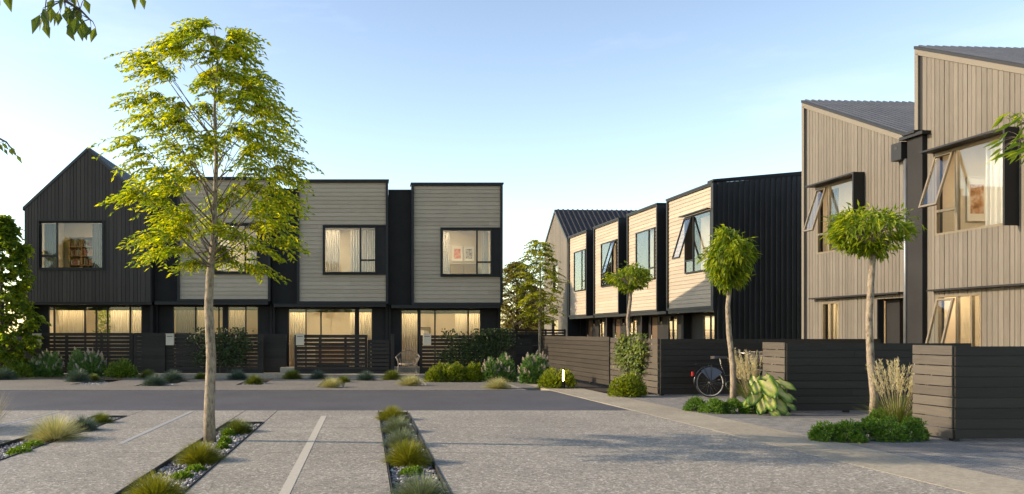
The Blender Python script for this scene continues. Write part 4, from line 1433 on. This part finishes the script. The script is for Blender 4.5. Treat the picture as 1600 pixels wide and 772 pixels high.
# grass tufts: one mesh of each kind, copied
def blades(n, h_, spread, wd, seed, curve=.4, elmax=1.5, even=.72):
    """a dome of fine arching blades rooted close together"""
    r = np.random.default_rng(seed); b = MB()
    for i in range(n):
        az = r.uniform(0, 2 * math.pi)
        el = math.acos(1 - r.uniform(0, 1) * (1 - math.cos(elmax)))
        ln = h_ * r.uniform(even, 1.08)
        dirh = np.array([math.cos(az), math.sin(az), 0])
        p = dirh * spread * .22 * r.uniform(0, 1) * math.sin(el); p[2] = 0
        pts = []
        for k in range(4):
            t_ = k / 3
            ang = el * .82 + curve * t_ * t_ * (.3 + .7 * math.sin(el))
            if k: p = p + (dirh * math.sin(ang) + np.array([0, 0, math.cos(ang)])) * ln / 3
            pts.append(p.copy())
        side = np.array([-math.sin(az), math.cos(az), 0]) + r.normal(0, .4, 3); side /= np.linalg.norm(side)
        k0 = len(b.v)
        for k, q in enumerate(pts):
            ww = wd * (1 - .8 * (k / 3) ** 1.5)
            b.v.append(tuple(q - side * ww / 2)); b.v.append(tuple(q + side * ww / 2))
        for k in range(3):
            b.f.append((k0 + 2 * k, k0 + 2 * k + 1, k0 + 2 * k + 3, k0 + 2 * k + 2))
    return b


TUFT = {}
def tuft(kind, px_, py_, wpx, label, z=-.05, hs=1.0, zrot=None):
    mats = {'lime': ('blade_lime', 3000, .3, .0065), 'blue': ('blade_blue', 2400, .33, .0065), 'fescue': ('blade_fescue', 1600, .3, .008), 'green': ('blade_green', 2600, .3, .0065), 'blond': ('blade_blond', 1900, .42, .0055)}
    mt, n, h_, wd = mats[kind]
    B = G(px_, py_); s_ = F / B.y
    target_r = wpx / s_ / 2
    if kind not in TUFT:
        bb = blades(n, h_, .3, wd, len(TUFT) + 40) if kind == 'blond' else blades(n, h_, .45, wd, len(TUFT) + 40, .55, 1.6, .86)
        o = bb.build({'lime': 'sedge_tuft', 'green': 'sedge_tuft', 'blue': 'fescue_tuft', 'fescue': 'fescue_tuft', 'blond': 'feather_grass'}[kind], M[mt], recentre=False)
        TUFT[kind] = (o, float(np.percentile([math.hypot(v.co.x, v.co.y) for v in o.data.vertices], 93)))
        first = True
    else:
        o = TUFT[kind][0].copy(); col.objects.link(o)
    k = target_r / TUFT[kind][1] * 1.2
    o.location = (B.x, B.y, z)
    o.rotation_euler = (0, 0, random.uniform(0, 6.28))
    o.scale = (k, k, k * hs)
    tag(o, label, 'grass', {'lime': 'yellow green sedge tufts', 'green': 'yellow green sedge tufts', 'blue': 'blue green fescue tufts', 'fescue': 'blue green fescue tufts', 'blond': 'blond feather grass clumps'}[kind])
    return o


tuft('lime', 613, 655, 44, 'yellow green sedge dome at the far end of the middle strip', hs=1.1)
tuft('blue', 621, 674, 50, 'green blue fescue, second from the far end of the middle strip', hs=1.1)
tuft('blue', 628, 696, 54, 'green blue fescue just behind the brightest yellow dome of the middle strip', hs=1.15)
tuft('lime', 638, 722, 66, 'brightest yellow sedge dome, in the middle strip', hs=1.2)
tuft('blue', 658, 784, 92, 'nearest fescue tuft of the middle strip, cut by the bottom edge', hs=1.1)
tuft('lime', 313, 719, 66, 'yellow green sedge dome at the foot of the tall honey locust', hs=1.05)
tuft('lime', 243, 782, 90, 'large sedge dome at the bottom edge left of the tall tree', hs=1.1)
tuft('green', 371, 674, 48, 'sedge dome at the far end of the strip behind the tall tree', hs=1.0)
tuft('blond', 86, 686, 76, 'blond feather grass in the left gravel strip', hs=.95)
tuft('fescue', 130, 672, 46, 'blue fescue between the blond grass and a green dome at the left', hs=1.2)
tuft('green', 158, 660, 36, 'green sedge dome at the far end of the left gravel strip', hs=1.1)
far = [('fescue', 122, 596, 36, 'blue fescue in the leftmost far pavement cut-out'), ('green', 145, 594, 20, 'small green tuft beside the leftmost far blue fescue'),
       ('green', 231, 591, 26, 'green sedge dome in front of the gate right of the first fence'), ('fescue', 241, 602, 34, 'near blue fescue in the cut-out left of the trunk'),
       ('fescue', 270, 596, 34, 'farther blue fescue in the cut-out left of the trunk'), ('green', 314, 592, 20, 'small sedge dome just left of the tall trunk across the road'),
       ('fescue', 371, 593, 30, 'blue fescue right of the tall trunk across the road'), ('green', 397, 599, 26, 'green tuft in the cut-out right of the tall trunk'),
       ('green', 457, 592, 28, 'sedge dome below the pale step across the road'), ('fescue', 497, 592, 26, 'blue fescue under the fence with light shining through'),
       ('blond', 517, 605, 36, 'pale grass in the cut-out below the fence with light shining through'), ('green', 537, 597, 20, 'small green tuft behind the pale grass at the lit fence'),
       ('fescue', 572, 594, 28, 'blue fescue below the lower slatted gate'), ('green', 613, 593, 28, 'sedge dome left of the wicker chair'),
       ('blond', 641, 602, 38, 'pale grass in front of the wicker chair'), ('blond', 777, 607, 40, 'pale grass at the pavement below the right flowering shrubs'),
       ('fescue', 6, 593, 34, 'blue fescue at the far left edge across the road')]
for a in far: tuft(*a, z=-.03, hs=1.15 if a[0] != 'blond' else .8)


# shrubs built from leaves on lumpy mounds
def shrub(name, label, px_, py_, wpx, hpx, leafm, n, ll, lw, seed, flowers=0, group=None, cat='shrub', up=.5, dy=None, z=0.0):
    r = np.random.default_rng(seed)
    B = G(px_, py_); s_ = F / B.y
    a = wpx / s_ / 2; H = hpx / s_; dpt = a * .8 if dy is None else dy
    o = empty(name, (B.x, B.y + dpt * .6, z), 0, label, cat, group)
    lumps = [(r.uniform(-.75, .75), r.uniform(-.7, .7), r.uniform(.55, 1.0)) for _ in range(9)]
    P, D, NN, L, W = [], [], [], [], []
    FP, FD = [], []
    for i in range(n):
        lx_, ly_, lh = lumps[r.integers(0, 9)]
        d = nrm(r.normal(0, 1, 3)); d[2] = abs(d[2])
        q = np.array([lx_ * a * .62, ly_ * dpt * .62, 0]) + d * np.array([a * .42, dpt * .42, H * lh]) * r.uniform(.35, 1) ** .4
        P.append(q); D.append(d + np.array([0, 0, up]) + r.normal(0, .4, 3)); NN.append(np.array([0, -.3, 1]) + r.normal(0, .6, 3))
        L.append(ll * r.uniform(.6, 1.25)); W.append(lw * r.uniform(.7, 1.2))
        if flowers and i % max(1, n // (flowers * 2)) == 0 and d[2] > .3:
            FP.append(q + d * .06); FD.append(d * .5 + np.array([0, 0, 1]))
    st = MB()
    for i in range(12):
        e = P[r.integers(0, n)]
        st.tube([(e[0] * .2, e[1] * .2, 0), (e[0] * .6, e[1] * .6, e[2] * .55), tuple(e)], [.012, .008, .003], 4, False)
    st.build('stems', M['bark_dark'], o)
    f = MB(); f.leaves(P, D, NN, L, W); f.build('foliage', M[leafm], o)
    if FP:
        fb = MB(); P2, D2, N2, L2, W2 = [], [], [], [], []
        for p, d in zip(FP, FD):
            d = nrm(d + r.normal(0, .25, 3)); hh2 = r.uniform(.12, .22)
            for k in range(22):
                t_ = k / 21; a2 = k * 2.4
                rad = .045 * (1 - t_) + .01
                side = np.array([math.cos(a2), math.sin(a2), .3])
                P2.append(p + d * hh2 * t_); D2.append(side + d * .4); N2.append(d); L2.append(rad * 1.6); W2.append(.03)
        fb.leaves(P2, D2, N2, L2, W2); fb.build('flower_spikes', M['flower'], o)
    return o


fl = 'pale flowering shrubs by the fences'
shrub('flowering_shrub', 'white flowering shrub at the left, below the first post box', 64, 590, 66, 44, 'leaf_hebe', 3600, .12, .055, 51, 60, fl)
shrub('flowering_shrub', 'white flowering shrub below the middle of the first slatted fence', 130, 590, 66, 42, 'leaf_hebe', 3600, .12, .055, 52, 60, fl)
shrub('flowering_shrub', 'pale flowering shrub right of the lime hedge across the road', 782, 597, 62, 42, 'leaf_hebe', 3600, .12, .055, 53, 60, fl)
shrub('flowering_shrub', 'pale flowering shrub behind the lit bollard', 838, 600, 62, 44, 'leaf_hebe', 3600, .12, .055, 54, 60, fl)
gs = 'green shrubs in the beds'
shrub('green_shrub', 'green shrub at the far left edge beside white flowers', 16, 591, 64, 30, 'leaf_green', 2200, .1, .055, 55, 0, gs)
shrub('green_shrub', 'green shrub at the right end of the first slatted fence', 184, 591, 66, 30, 'leaf_green', 2200, .1, .055, 56, 0, gs)
lm = 'lime green shrubs'
for i, (px_, lab) in enumerate(((679, 'lime shrub nearest the wicker chair'), (711, 'lime shrub in the middle of the row under the dark climber'), (744, 'lime shrub next to the right flowering shrubs'))):
    shrub('lime_shrub', lab, px_, 597, 50, 30, 'leaf_lime', 1700, .09, .045, 60 + i, 0, lm)
shrub('lime_shrub', 'lime shrub around the lit bollard', 873, 607, 66, 35, 'leaf_lime', 2200, .09, .045, 65, 0, lm)
shrub('lime_shrub', 'bright lime shrub around the foot of the slender round topiary', 987, 621, 76, 42, 'leaf_lime', 3000, .08, .04, 66, 0, lm)

# low juniper mounds under the two nearer topiaries: curly clumps
def mound(label, cl, seed, group='low bright green mounds'):
    r = np.random.default_rng(seed)
    B = G(*cl[0][:2])
    o = empty('juniper_mound', B, 0, label, 'groundcover', group)
    P, D, NN = [], [], []
    for (px_, py_, wpx, hpx) in cl:
        C = G(px_, py_) - B; s_ = F / (C.y + B.y); a = wpx / s_ / 2; H = hpx / s_
        for k in range(44):
            d0 = nrm(r.normal(0, 1, 3)); d0[2] = abs(d0[2])
            cc = np.array([C.x, C.y + a * .5, 0]) + d0 * np.array([a, a * .9, H * .82]) * r.uniform(.6, 1) ** .5
            rr = r.uniform(.04, .07)
            for j in range(60):
                d = nrm(r.normal(0, 1, 3))
                q = cc + d * rr * r.uniform(.5, 1)
                if q[2] < .0: q[2] = abs(q[2]) * .5
                P.append(q); D.append(d + r.normal(0, .4, 3)); NN.append(r.normal(0, 1, 3))
    b = MB(); b.leaves(P, D, NN, r.uniform(.02, .05, len(P)), .019, .3); b.build('foliage', M['leaf_moss'], o)
    st = MB()
    for i in range(10):
        e = P[r.integers(0, len(P))]
        st.tube([(0, .1, .01), (e[0] * .6, e[1] * .6, .03), (e[0], e[1], max(.02, e[2] * .8))], .006, 4, False)
    st.build('stems', M['bark_dark'], o)
    return o


mound('bright green mound at the foot of the teardrop topiary', [(1092, 643, 34, 24), (1120, 646, 40, 25), (1150, 646, 40, 24), (1176, 646, 34, 22)], 71)
mound('wide bright green mound at the foot of the umbrella topiary', [(1298, 690, 44, 34), (1330, 691, 46, 38), (1364, 689, 46, 36), (1400, 690, 50, 42), (1432, 689, 46, 38), (1390, 668, 50, 30)], 72)

# flat groundcover in the gravel strips
for i, (cl, lab) in enumerate((([(352, 690, 20, 12), (357, 678, 20, 12), (348, 697, 18, 9)], 'bright groundcover behind the tall trunk'),
                               ([(284, 742, 34, 9), (306, 731, 30, 9)], 'bright groundcover between the two nearest domes left of the trunk'),
                               ([(30, 706, 36, 12), (52, 696, 34, 11)], 'bright groundcover before the blond feather grass'),
                               ([(640, 737, 30, 10), (650, 734, 18, 9)], 'small bright groundcover behind the nearest fescue tuft of the middle strip'))):
    r = np.random.default_rng(80 + i); B = G(*cl[0][:2])
    P, D, NN = [], [], []
    for (px_, py_, wpx, hpx) in cl:
        C = G(px_, py_) - B; s_ = F / (C.y + B.y)
        for k in range(420):
            d = nrm(r.normal(0, 1, 3)); d[2] = abs(d[2])
            P.append(np.array([C.x, C.y, 0]) + d * np.array([wpx / s_ / 2, wpx / s_ / 1.6, hpx / s_]) * r.uniform(.4, 1) ** .5); D.append(d + r.normal(0, .5, 3)); NN.append(np.array([0, 0, 1]) + r.normal(0, .5, 3))
    b = MB(); b.leaves(P, D, NN, .04, .026); o = b.build('groundcover_plant', M['leaf_cover'], recentre=False)
    o.location = (B.x, B.y, -.045)
    tag(o, lab, 'groundcover', 'bright groundcover patches')


# climbers on the fences
def climber(label, x0, x1, z0, z1, y, n, leafm, seed, rz=0.0, origin=None, ragged=.25):
    r = np.random.default_rng(seed)
    o = empty('climbing_plant', origin if origin else ((x0 + x1) / 2, y, 0), rz, label, 'climber', 'climbing plants on the fences')
    wd = (x1 - x0) / 2
    P, D, NN = [], [], []
    st = MB()
    cl = []
    for k in range(18):
        ex_ = r.uniform(-1, 1) * wd; ez_ = r.uniform(z0 + .3 * (z1 - z0), z1)
        sx = ex_ * .35
        st.tube([(sx, -.02, 0.0), (sx + (ex_ - sx) * .4, -.05, ez_ * .5), (ex_, -.07, ez_)], [.012, .008, .004], 4, False)
        cl.append((ex_, ez_))
    for k in range(30): cl.append((r.uniform(-.85, .85) * wd, r.uniform(z0 + .15 * (z1 - z0), z1 - .08)))
    for i in range(n):
        c = cl[r.integers(0, len(cl))]
        x = c[0] + r.normal(0, .14); z = c[1] + r.normal(0, .13)
        z = max(.05, min(z, z1 + .07))
        y_ = -r.uniform(.0, .2)
        P.append((x, y_, z)); D.append(np.array([r.normal(0, .6), -.5, -.6]) + r.normal(0, .35, 3)); NN.append(np.array([0, -1, .4]) + r.normal(0, .4, 3))
    st.build('stems', M['bark_dark'], o)
    f = MB(); f.leaves(P, D, NN, r.uniform(.06, .12, n), r.uniform(.05, .085, n), .15); f.build('foliage', M[leafm], o)
    return o


q = [fp(x, YF - .05)[0] for x in (292, 392, 692, 800)]
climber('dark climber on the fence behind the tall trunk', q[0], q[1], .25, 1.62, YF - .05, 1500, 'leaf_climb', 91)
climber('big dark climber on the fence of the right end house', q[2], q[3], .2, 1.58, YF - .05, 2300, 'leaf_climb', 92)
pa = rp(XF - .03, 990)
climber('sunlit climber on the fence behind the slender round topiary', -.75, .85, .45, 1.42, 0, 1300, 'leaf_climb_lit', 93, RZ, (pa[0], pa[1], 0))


# feather grasses with plumes
def plume_grass(label, px_, py_, hpx, wpx, nst, seed, group='plumed feather grasses'):
    r = np.random.default_rng(seed); B = G(px_, py_); s_ = F / B.y
    o = empty('plume_grass', B, 0, label, 'grass', group)
    H = hpx / s_; a = wpx / s_ / 2
    bb = blades(520, H * .62, a * .6, .007, seed, .5, 1.1); bb.build('blades', M['blade_green'], o)
    P, D, NN, L = [], [], [], []
    st = MB()
    for i in range(nst):
        az = r.uniform(0, 6.28); t0 = r.uniform(0, 1) ** .7
        tip = np.array([math.cos(az) * a * t0, math.sin(az) * a * t0, H * r.uniform(.72, 1.0)])
        b0_ = np.array([tip[0] * .2, tip[1] * .2, 0])
        ax = tip - b0_
        st.tube([tuple(b0_), tuple(b0_ + ax * .5 + [0, 0, .03]), tuple(tip)], [.003, .0025, .0015], 3, False)
        for k in range(90):
            u = r.uniform(.55, 1.03)
            rad = .03 * math.sin(math.pi * min(1, (u - .5) / .55)) + .004
            q_ = b0_ + ax * u + np.array([0, 0, .03 * 4 * u * (1 - u)]) + r.normal(0, rad * .45, 3)
            P.append(q_); D.append(nrm(ax) + r.normal(0, .38, 3)); NN.append(r.normal(0, 1, 3)); L.append(r.uniform(.035, .075))
    st.build('stalks', M['dry'], o)
    f = MB(); f.leaves(P, D, NN, L, .008, .1); f.build('plumes', M['plume'], o)
    return o


plume_grass('cream plumed grass between the bicycle and the caladium', 1180, 634, 86, 84, 30, 101)
plume_grass('cream plumed grass in front of the sunlit fence return at the right', 1403, 668, 106, 100, 28, 102)
# dry stalks at the left edge
B = G(-14, 668)
o = empty('dry_grass', B, 0, 'dry brown grass stalks at the left edge beside the road', 'grass')
blades(160, .62, .5, .006, 77, .3, .9).build('blades', M['dry'], o)

# caladium: big painted leaves on stalks
cal_m = caladium_mat()
B = G(1190, 645)
cal = empty('caladium', B, 0, 'large cream and green caladium leaves beside the sunlit fence return', 'plant')
r = np.random.default_rng(5)
s_ = F / B.y
spec = [(1181, 594, 34, 5, -.34), (1170, 599, 30, -48, -.3), (1194, 597, 32, 30, -.3), (1167, 612, 33, -38, -.34), (1202, 606, 33, 35, -.34), (1184, 613, 34, -8, -.4),
        (1212, 594, 30, 50, -.2), (1176, 622, 32, -22, -.38), (1196, 622, 34, 14, -.42), (1207, 622, 30, 40, -.36), (1186, 628, 28, 4, -.44), (1164, 622, 28, -55, -.28), (1214, 612, 28, 62, -.24),
        (1176, 590, 24, -20, -.05), (1196, 588, 24, 25, -.02), (1204, 630, 26, 24, -.4)]
stk = MB()
for i, (px_, py_, lpx, lean, yo) in enumerate(spec):
    b = MB(); Lf = lpx / s_ * r.uniform(.78, .95); Wf = Lf * r.uniform(.66, .82)
    A = Vector(((px_ - 1190) * .86 / s_, yo, (645 - py_) / s_))
    la = R(lean)
    d = Vector((math.sin(la), -.5 + r.uniform(-.35, .3), -math.cos(la) * r.uniform(.45, .85))).normalized()
    nn = Vector((.3 * math.sin(la) + r.uniform(-.45, .3), -.75, r.uniform(.4, 1.1)))
    sd_ = d.cross(nn).normalized(); nn = sd_.cross(d).normalized()
    rows_ = 11; colv = []; base = 0
    for u in range(rows_):
        t_ = u / (rows_ - 1)
        half = Wf / 2 * (1 - t_) ** .62 * (.72 + 1.25 * t_) ** .9 * 1.08
        if u == rows_ - 1: half = .003
        for v in range(9):
            k = v / 4 - 1
            back = -.26 * (abs(k) ** 1.4) * (1 - t_) ** 2
            y_ = (t_ + back) * Lf
            bow = -.16 * Lf * t_ * t_ + .1 * Wf * abs(k) - .1 * Wf * k * k + .016 * math.sin(11 * t_ + 5 * k + i)
            q = A + d * y_ + sd_ * (half * k) + nn * bow
            b.v.append(tuple(q))
            vein = .12 * (abs(math.sin(7 * t_ + 3.4 * abs(k))) ** 4)
            colv.append(min(1.0, max(abs(k) ** 2.2 * 1.0, t_ ** 3 * .9) + vein))
    for u in range(rows_ - 1):
        for v in range(8):
            k = u * 9 + v
            b.f.append((k, k + 1, k + 10, k + 9))
    o = b.build('leaf', cal_m, cal, smooth=True, recentre=False)
    ca = o.data.color_attributes.new('vein', 'FLOAT_COLOR', 'POINT')
    for k, cv in enumerate(colv): ca.data[k].color = (cv, cv, cv, 1)
    stk.tube([(A.x * .2, -.1, 0), (A.x * .6, yo * .7, A.z * .6), tuple(A)], [.012, .01, .007], 6, False)
stk.build('stalks', M['leaf_cover'], cal)

# leaves hanging into the frame near the viewer
def hanging(label, pts, leaf_at, ll, lw, seed, Y, mat='leaf_hang', extra=()):
    r = np.random.default_rng(seed)
    s_ = F / Y
    W3 = lambda q: np.array([(q[0] - 572) / s_, Y + q[2] if len(q) > 2 else Y, EYE + (520 - q[1]) / s_])
    o = empty('overhanging_branch', W3(pts[0]), 0, label, 'branch', 'leafy branches reaching in from outside the frame')
    org = W3(pts[0])
    b = MB(); b.tube([W3(q) - org for q in pts], [.012 - .008 * i / (len(pts) - 1) for i in range(len(pts))], 6)
    P, D, NN, L = [], [], [], []
    pw = [W3(q) - org for q in pts]
    for (px_, py_, dx, dz) in leaf_at:
        q_ = W3((px_, py_)) - org + np.array([0, r.uniform(-.12, .12), 0])
        k = min(range(len(pw)), key=lambda i_: np.linalg.norm(pw[i_] - q_))
        b.tube([pw[k], (pw[k] + q_) / 2 + [0, 0, .01], q_], [.003, .0025, .0015], 4, False)
        P.append(q_); D.append(np.array([dx, r.normal(0, .3), dz])); NN.append(np.array([r.normal(0, .5), -1, .35 + r.normal(0, .3)])); L.append(ll * r.uniform(.75, 1.15))
    b.build('twigs', M['bark_dark'], o)
    f = MB(); f.leaves(P, D, NN, L, np.array(L) * lw, .12); f.build('leaves', M[mat], o)
    return o


rr = random.Random(4)
lv = []
for (px_, py_) in ((55, 8), (62, 22), (70, 12), (78, 28), (84, 8), (92, 18), (100, 6), (106, 22), (112, 34), (118, 14), (126, 26), (132, 38), (138, 30), (146, 46), (110, 12), (96, 30), (74, 20), (58, 24), (122, 40), (88, 2), (104, -4), (66, -4), (128, 2), (140, 8), (114, 4)):
    lv.append((px_, py_, rr.uniform(-.5, .5), -1))
hanging('leafy twig hanging into the top left corner', [(40, -60), (75, -20), (100, 0), (125, 15), (140, 30)], lv, .1, .5, 201, 4.2)
hanging('few leaf tips at the top edge left of the tall tree', [(-10, -50), (2, -20), (10, -6)], [(2, -8, .2, -1), (9, -10, .3, -1), (17, -12, .1, -1)], .09, .5, 202, 4.2)
hanging('single leaf tip at the top edge above the tall tree', [(200, -60), (214, -20), (216, -12)], [(215, -14, .3, -1), (205, -24, -.2, -1)], .085, .5, 203, 4.2)
lv = [(2 + 3.2 * i, 222 + 1.6 * i + (i % 3) * 4, .5, -.8) for i in range(7)]
hanging('thin leafy twig at the left edge above the dark green tree', [(-40, 205), (-10, 212), (10, 222), (24, 240)], lv, .075, .42, 204, 6.0, 'leaf_hang')
lv = []
for i in range(46):
    lv.append((1575 + rr.uniform(0, 60), 178 + rr.uniform(-6, 60), -rr.uniform(.3, 1.1), -rr.uniform(.1, .9)))
hanging('bright leafy twigs reaching in from the right edge', [(1680, 170), (1640, 185), (1612, 200), (1596, 215)], lv, .17, .2, 205, 7.0, 'leaf_topiary')

# ------------------------------------------------------------------ bollard light
B = G(880, 607)
o = empty('bollard_light', B, 0, 'small lit bollard light in the lime shrub by the path', 'bollard light')
b = MB(); b.tube([(0, 0, 0), (0, 0, .2)], .045, 16); b.build('base', M['black'], o, smooth=False)
b = MB(); b.tube([(0, 0, .2), (0, 0, .5)], .02, 16); lm_ = b.build('lamp', M['bollard_lamp'], o, smooth=False)
b = MB(); b.tube([(0, 0, .2), (0, 0, .5)], .038, 20, False); b.build('lens', M['glass'], lm_, smooth=True)
b = MB(); b.tube([(0, 0, .5), (0, 0, .54)], .045, 16); b.build('cap', M['black'], o)

# ------------------------------------------------------------------ wicker chair
B = fp(637, YF - .35)
o = empty('wicker_chair', (B[0], B[1], .05), R(-8), 'grey wicker armchair with curved back at the glass door', 'chair')
b = MB()
top_, mid_, low_ = [], [], []
for i in range(25):
    a = R(-25 + 230 * i / 24)
    c, s2 = math.cos(a), math.sin(a)
    hgt = .58 + .24 * max(0, s2) ** 1.5
    top_.append((c * .42, s2 * .4, hgt)); mid_.append((c * .38, s2 * .36, .48)); low_.append((c * .31, s2 * .3, .36))
    b.tube([low_[-1], mid_[-1], top_[-1]], .007, 5)
b.tube(top_, .018, 8); b.tube(low_, .014, 8); b.tube(mid_, .009, 6)
b.build('backrest', M['wicker'], o, smooth=True)
b = MB(); b.tube([(0, 0, .33), (0, 0, .38)], .33, 20); b.build('seat', M['wicker'], o)
for (x, y) in ((-.3, -.26), (.3, -.26), (-.27, .26), (.27, .26)):
    b = MB(); b.tube([(x * 1.12, y * 1.12, 0), (x, y, .34), (x * 1.15, y * 1.1, .55)], [.016, .018, .014], 8); b.build('leg', M['wicker'], o)

# ------------------------------------------------------------------ bicycle by the fence
B = G(1110, 618)
YB_ = Yb - .55
bk = empty('bicycle', ((1110 - 572) * YB_ / F, YB_, 0), R(2), 'black city bicycle with cream tyres and a front basket leaning at the black fence', 'bicycle')
bk.rotation_euler = (R(-4), 0, R(2))
RW = .345
def wheel(x):
    b = MB(); b.torus((x, 0, RW), (0, 1, 0), RW - .018, .018, 44, 8); t_ = b.build('wheel', M['rubber'], bk, smooth=True)
    b = MB(); b.torus((x, 0, RW), (0, 1, 0), RW - .034, .014, 44, 6); b.build('rim', M['tyre_wall'], t_, smooth=True)
    b = MB(); b.tube([(x, -.05, RW), (x, .05, RW)], .02, 10)
    for k in range(20):
        a = 2 * math.pi * k / 20
        b.tube([(x, .02 * (-1) ** k, RW), (x + math.cos(a) * (RW - .04), 0, RW + math.sin(a) * (RW - .04))], .002, 4, False)
    b.build('spokes', M['chrome'], t_)
    return t_
wheel(0); wheel(1.12)
b = MB()
bbk = (.44, 0, .29); seat_t = (.27, 0, .78); head_b = (.98, 0, .66); head_t = (.93, 0, .86)
b.tube([bbk, seat_t], .017); b.tube([bbk, (.75, 0, .42), head_b], .019); b.tube([head_b, head_t], .02)
b.tube([(.38, 0, .5), (.7, 0, .56), (.955, 0, .76)], .016)
for s in (-1, 1):
    b.tube([bbk, (0, .05 * s, RW)], .011); b.tube([(.285, .02 * s, .74), (0, .05 * s, RW)], .009)
    b.tube([(.985, .03 * s, .64), (1.05, .05 * s, .5), (1.12, .05 * s, RW)], .012)
b.build('frame', M['enamel'], bk, smooth=True)
b = MB()
for x in (0, 1.12):
    pts = [(x + (RW + .022) * math.cos(R(a)), 0, RW + (RW + .022) * math.sin(R(a))) for a in range(-15 if x == 0 else 20, 200 if x == 0 else 165, 12)]
    b.tube(pts, .022, 6)
b.build('mudguards', M['enamel'], bk, smooth=True)
b = MB()
seg = [(0, -.055, RW + .02)] + [((RW + .01) * math.cos(R(a)), -.055, RW + (RW + .01) * math.sin(R(a))) for a in range(40, 131, 10)]
n0 = len(b.v); b.v += seg; b.f.append(tuple(range(n0, n0 + len(seg))))
n0 = len(b.v); b.v += [(p[0], -.05, p[2]) for p in seg]; b.f.append(tuple(range(n0 + len(seg) - 1, n0 - 1, -1)))
b.build('skirt_guard', M['guard'], bk)
b = MB(); b.tube([(-.25, 0, .80), (-.05, 0, .83), (.1, 0, .81)], [.03, .025, .02]);
b = MB()
b.tube([(.27, 0, .76), (.255, 0, .9)], .013); b.build('seat_post', M['chrome'], bk)
b = MB(); b.prism_z([(.08, -.1), (.18, -.11), (.3, -.05), (.42, -.02), (.42, .02), (.3, .05), (.18, .11), (.08, .1)], .9, .96); b.build('saddle', M['leather'], bk)
b = MB()
for s in (-1, 1):
    b.tube([(-.32, .07 * s, .77), (.22, .07 * s, .77)], .009); b.tube([(-.2, .07 * s, .77), (0, .06 * s, RW)], .007); b.tube([(.02, .07 * s, .77), (0, .06 * s, RW)], .007)
for x in (-.32, -.18, -.04, .1): b.tube([(x, -.07, .77), (x, .07, .77)], .007)
b.build('carrier_rack', M['enamel'], bk)
b = MB(); b.box(-.42, -.38, -.03, .03, .5, .6); b.build('rear_light', M['red'], bk)
b = MB(); b.tube([head_t, (.9, 0, 1.0)], .014); b.tube([(.72, -.28, 1.06), (.82, -.27, 1.07), (.93, -.15, 1.02), (.91, 0, 1.0), (.93, .15, 1.02), (.82, .27, 1.07), (.72, .28, 1.06)], .012); b.build('handlebar', M['chrome'], bk, smooth=True)
for s in (-1, 1):
    b = MB(); b.tube([(.68, .285 * s, 1.055), (.8, .272 * s, 1.07)], .018); b.build('grip', M['leather'], bk)
b = MB()
for (z, k) in ((.82, .8), (.9, .87), (.98, .94), (1.06, 1.0)):
    ring = [(1.0, -.17 * k), (1.28, -.17 * k), (1.28, .17 * k), (1.0, .17 * k), (1.0, -.17 * k)]
    b.tube([(p[0], p[1], z) for p in ring], .006, 5)
for i in range(9):
    x = 1.0 + .28 * i / 8
    for s in (-1, 1): b.tube([(x, .136 * s, .82), (x, .17 * s, 1.06)], .004, 4)
for i in range(7):
    y = -.15 + .3 * i / 6
    for x in (1.0, 1.28): b.tube([(x, y * .8, .82), (x, y, 1.06)], .004, 4)
b.box(1.0, 1.28, -.13, .13, .815, .822)
b.build('basket', M['wicker'], bk)
b = MB(); b.torus((.44, -.05, .29), (0, 1, 0), .09, .006, 24, 6); b.tube([(.44, -.07, .29), (.56, -.07, .17)], .009); b.tube([(.44, .07, .29), (.32, .07, .41)], .009); b.build('crankset', M['chrome'], bk)
for (x, y, z) in ((.56, -.12, .17), (.32, .12, .41)):
    b = MB(); b.box(x - .045, x + .045, y - .045, y + .045, z - .012, z + .012); b.build('pedal', M['rubber'], bk)

print('objects', len(scene.objects))
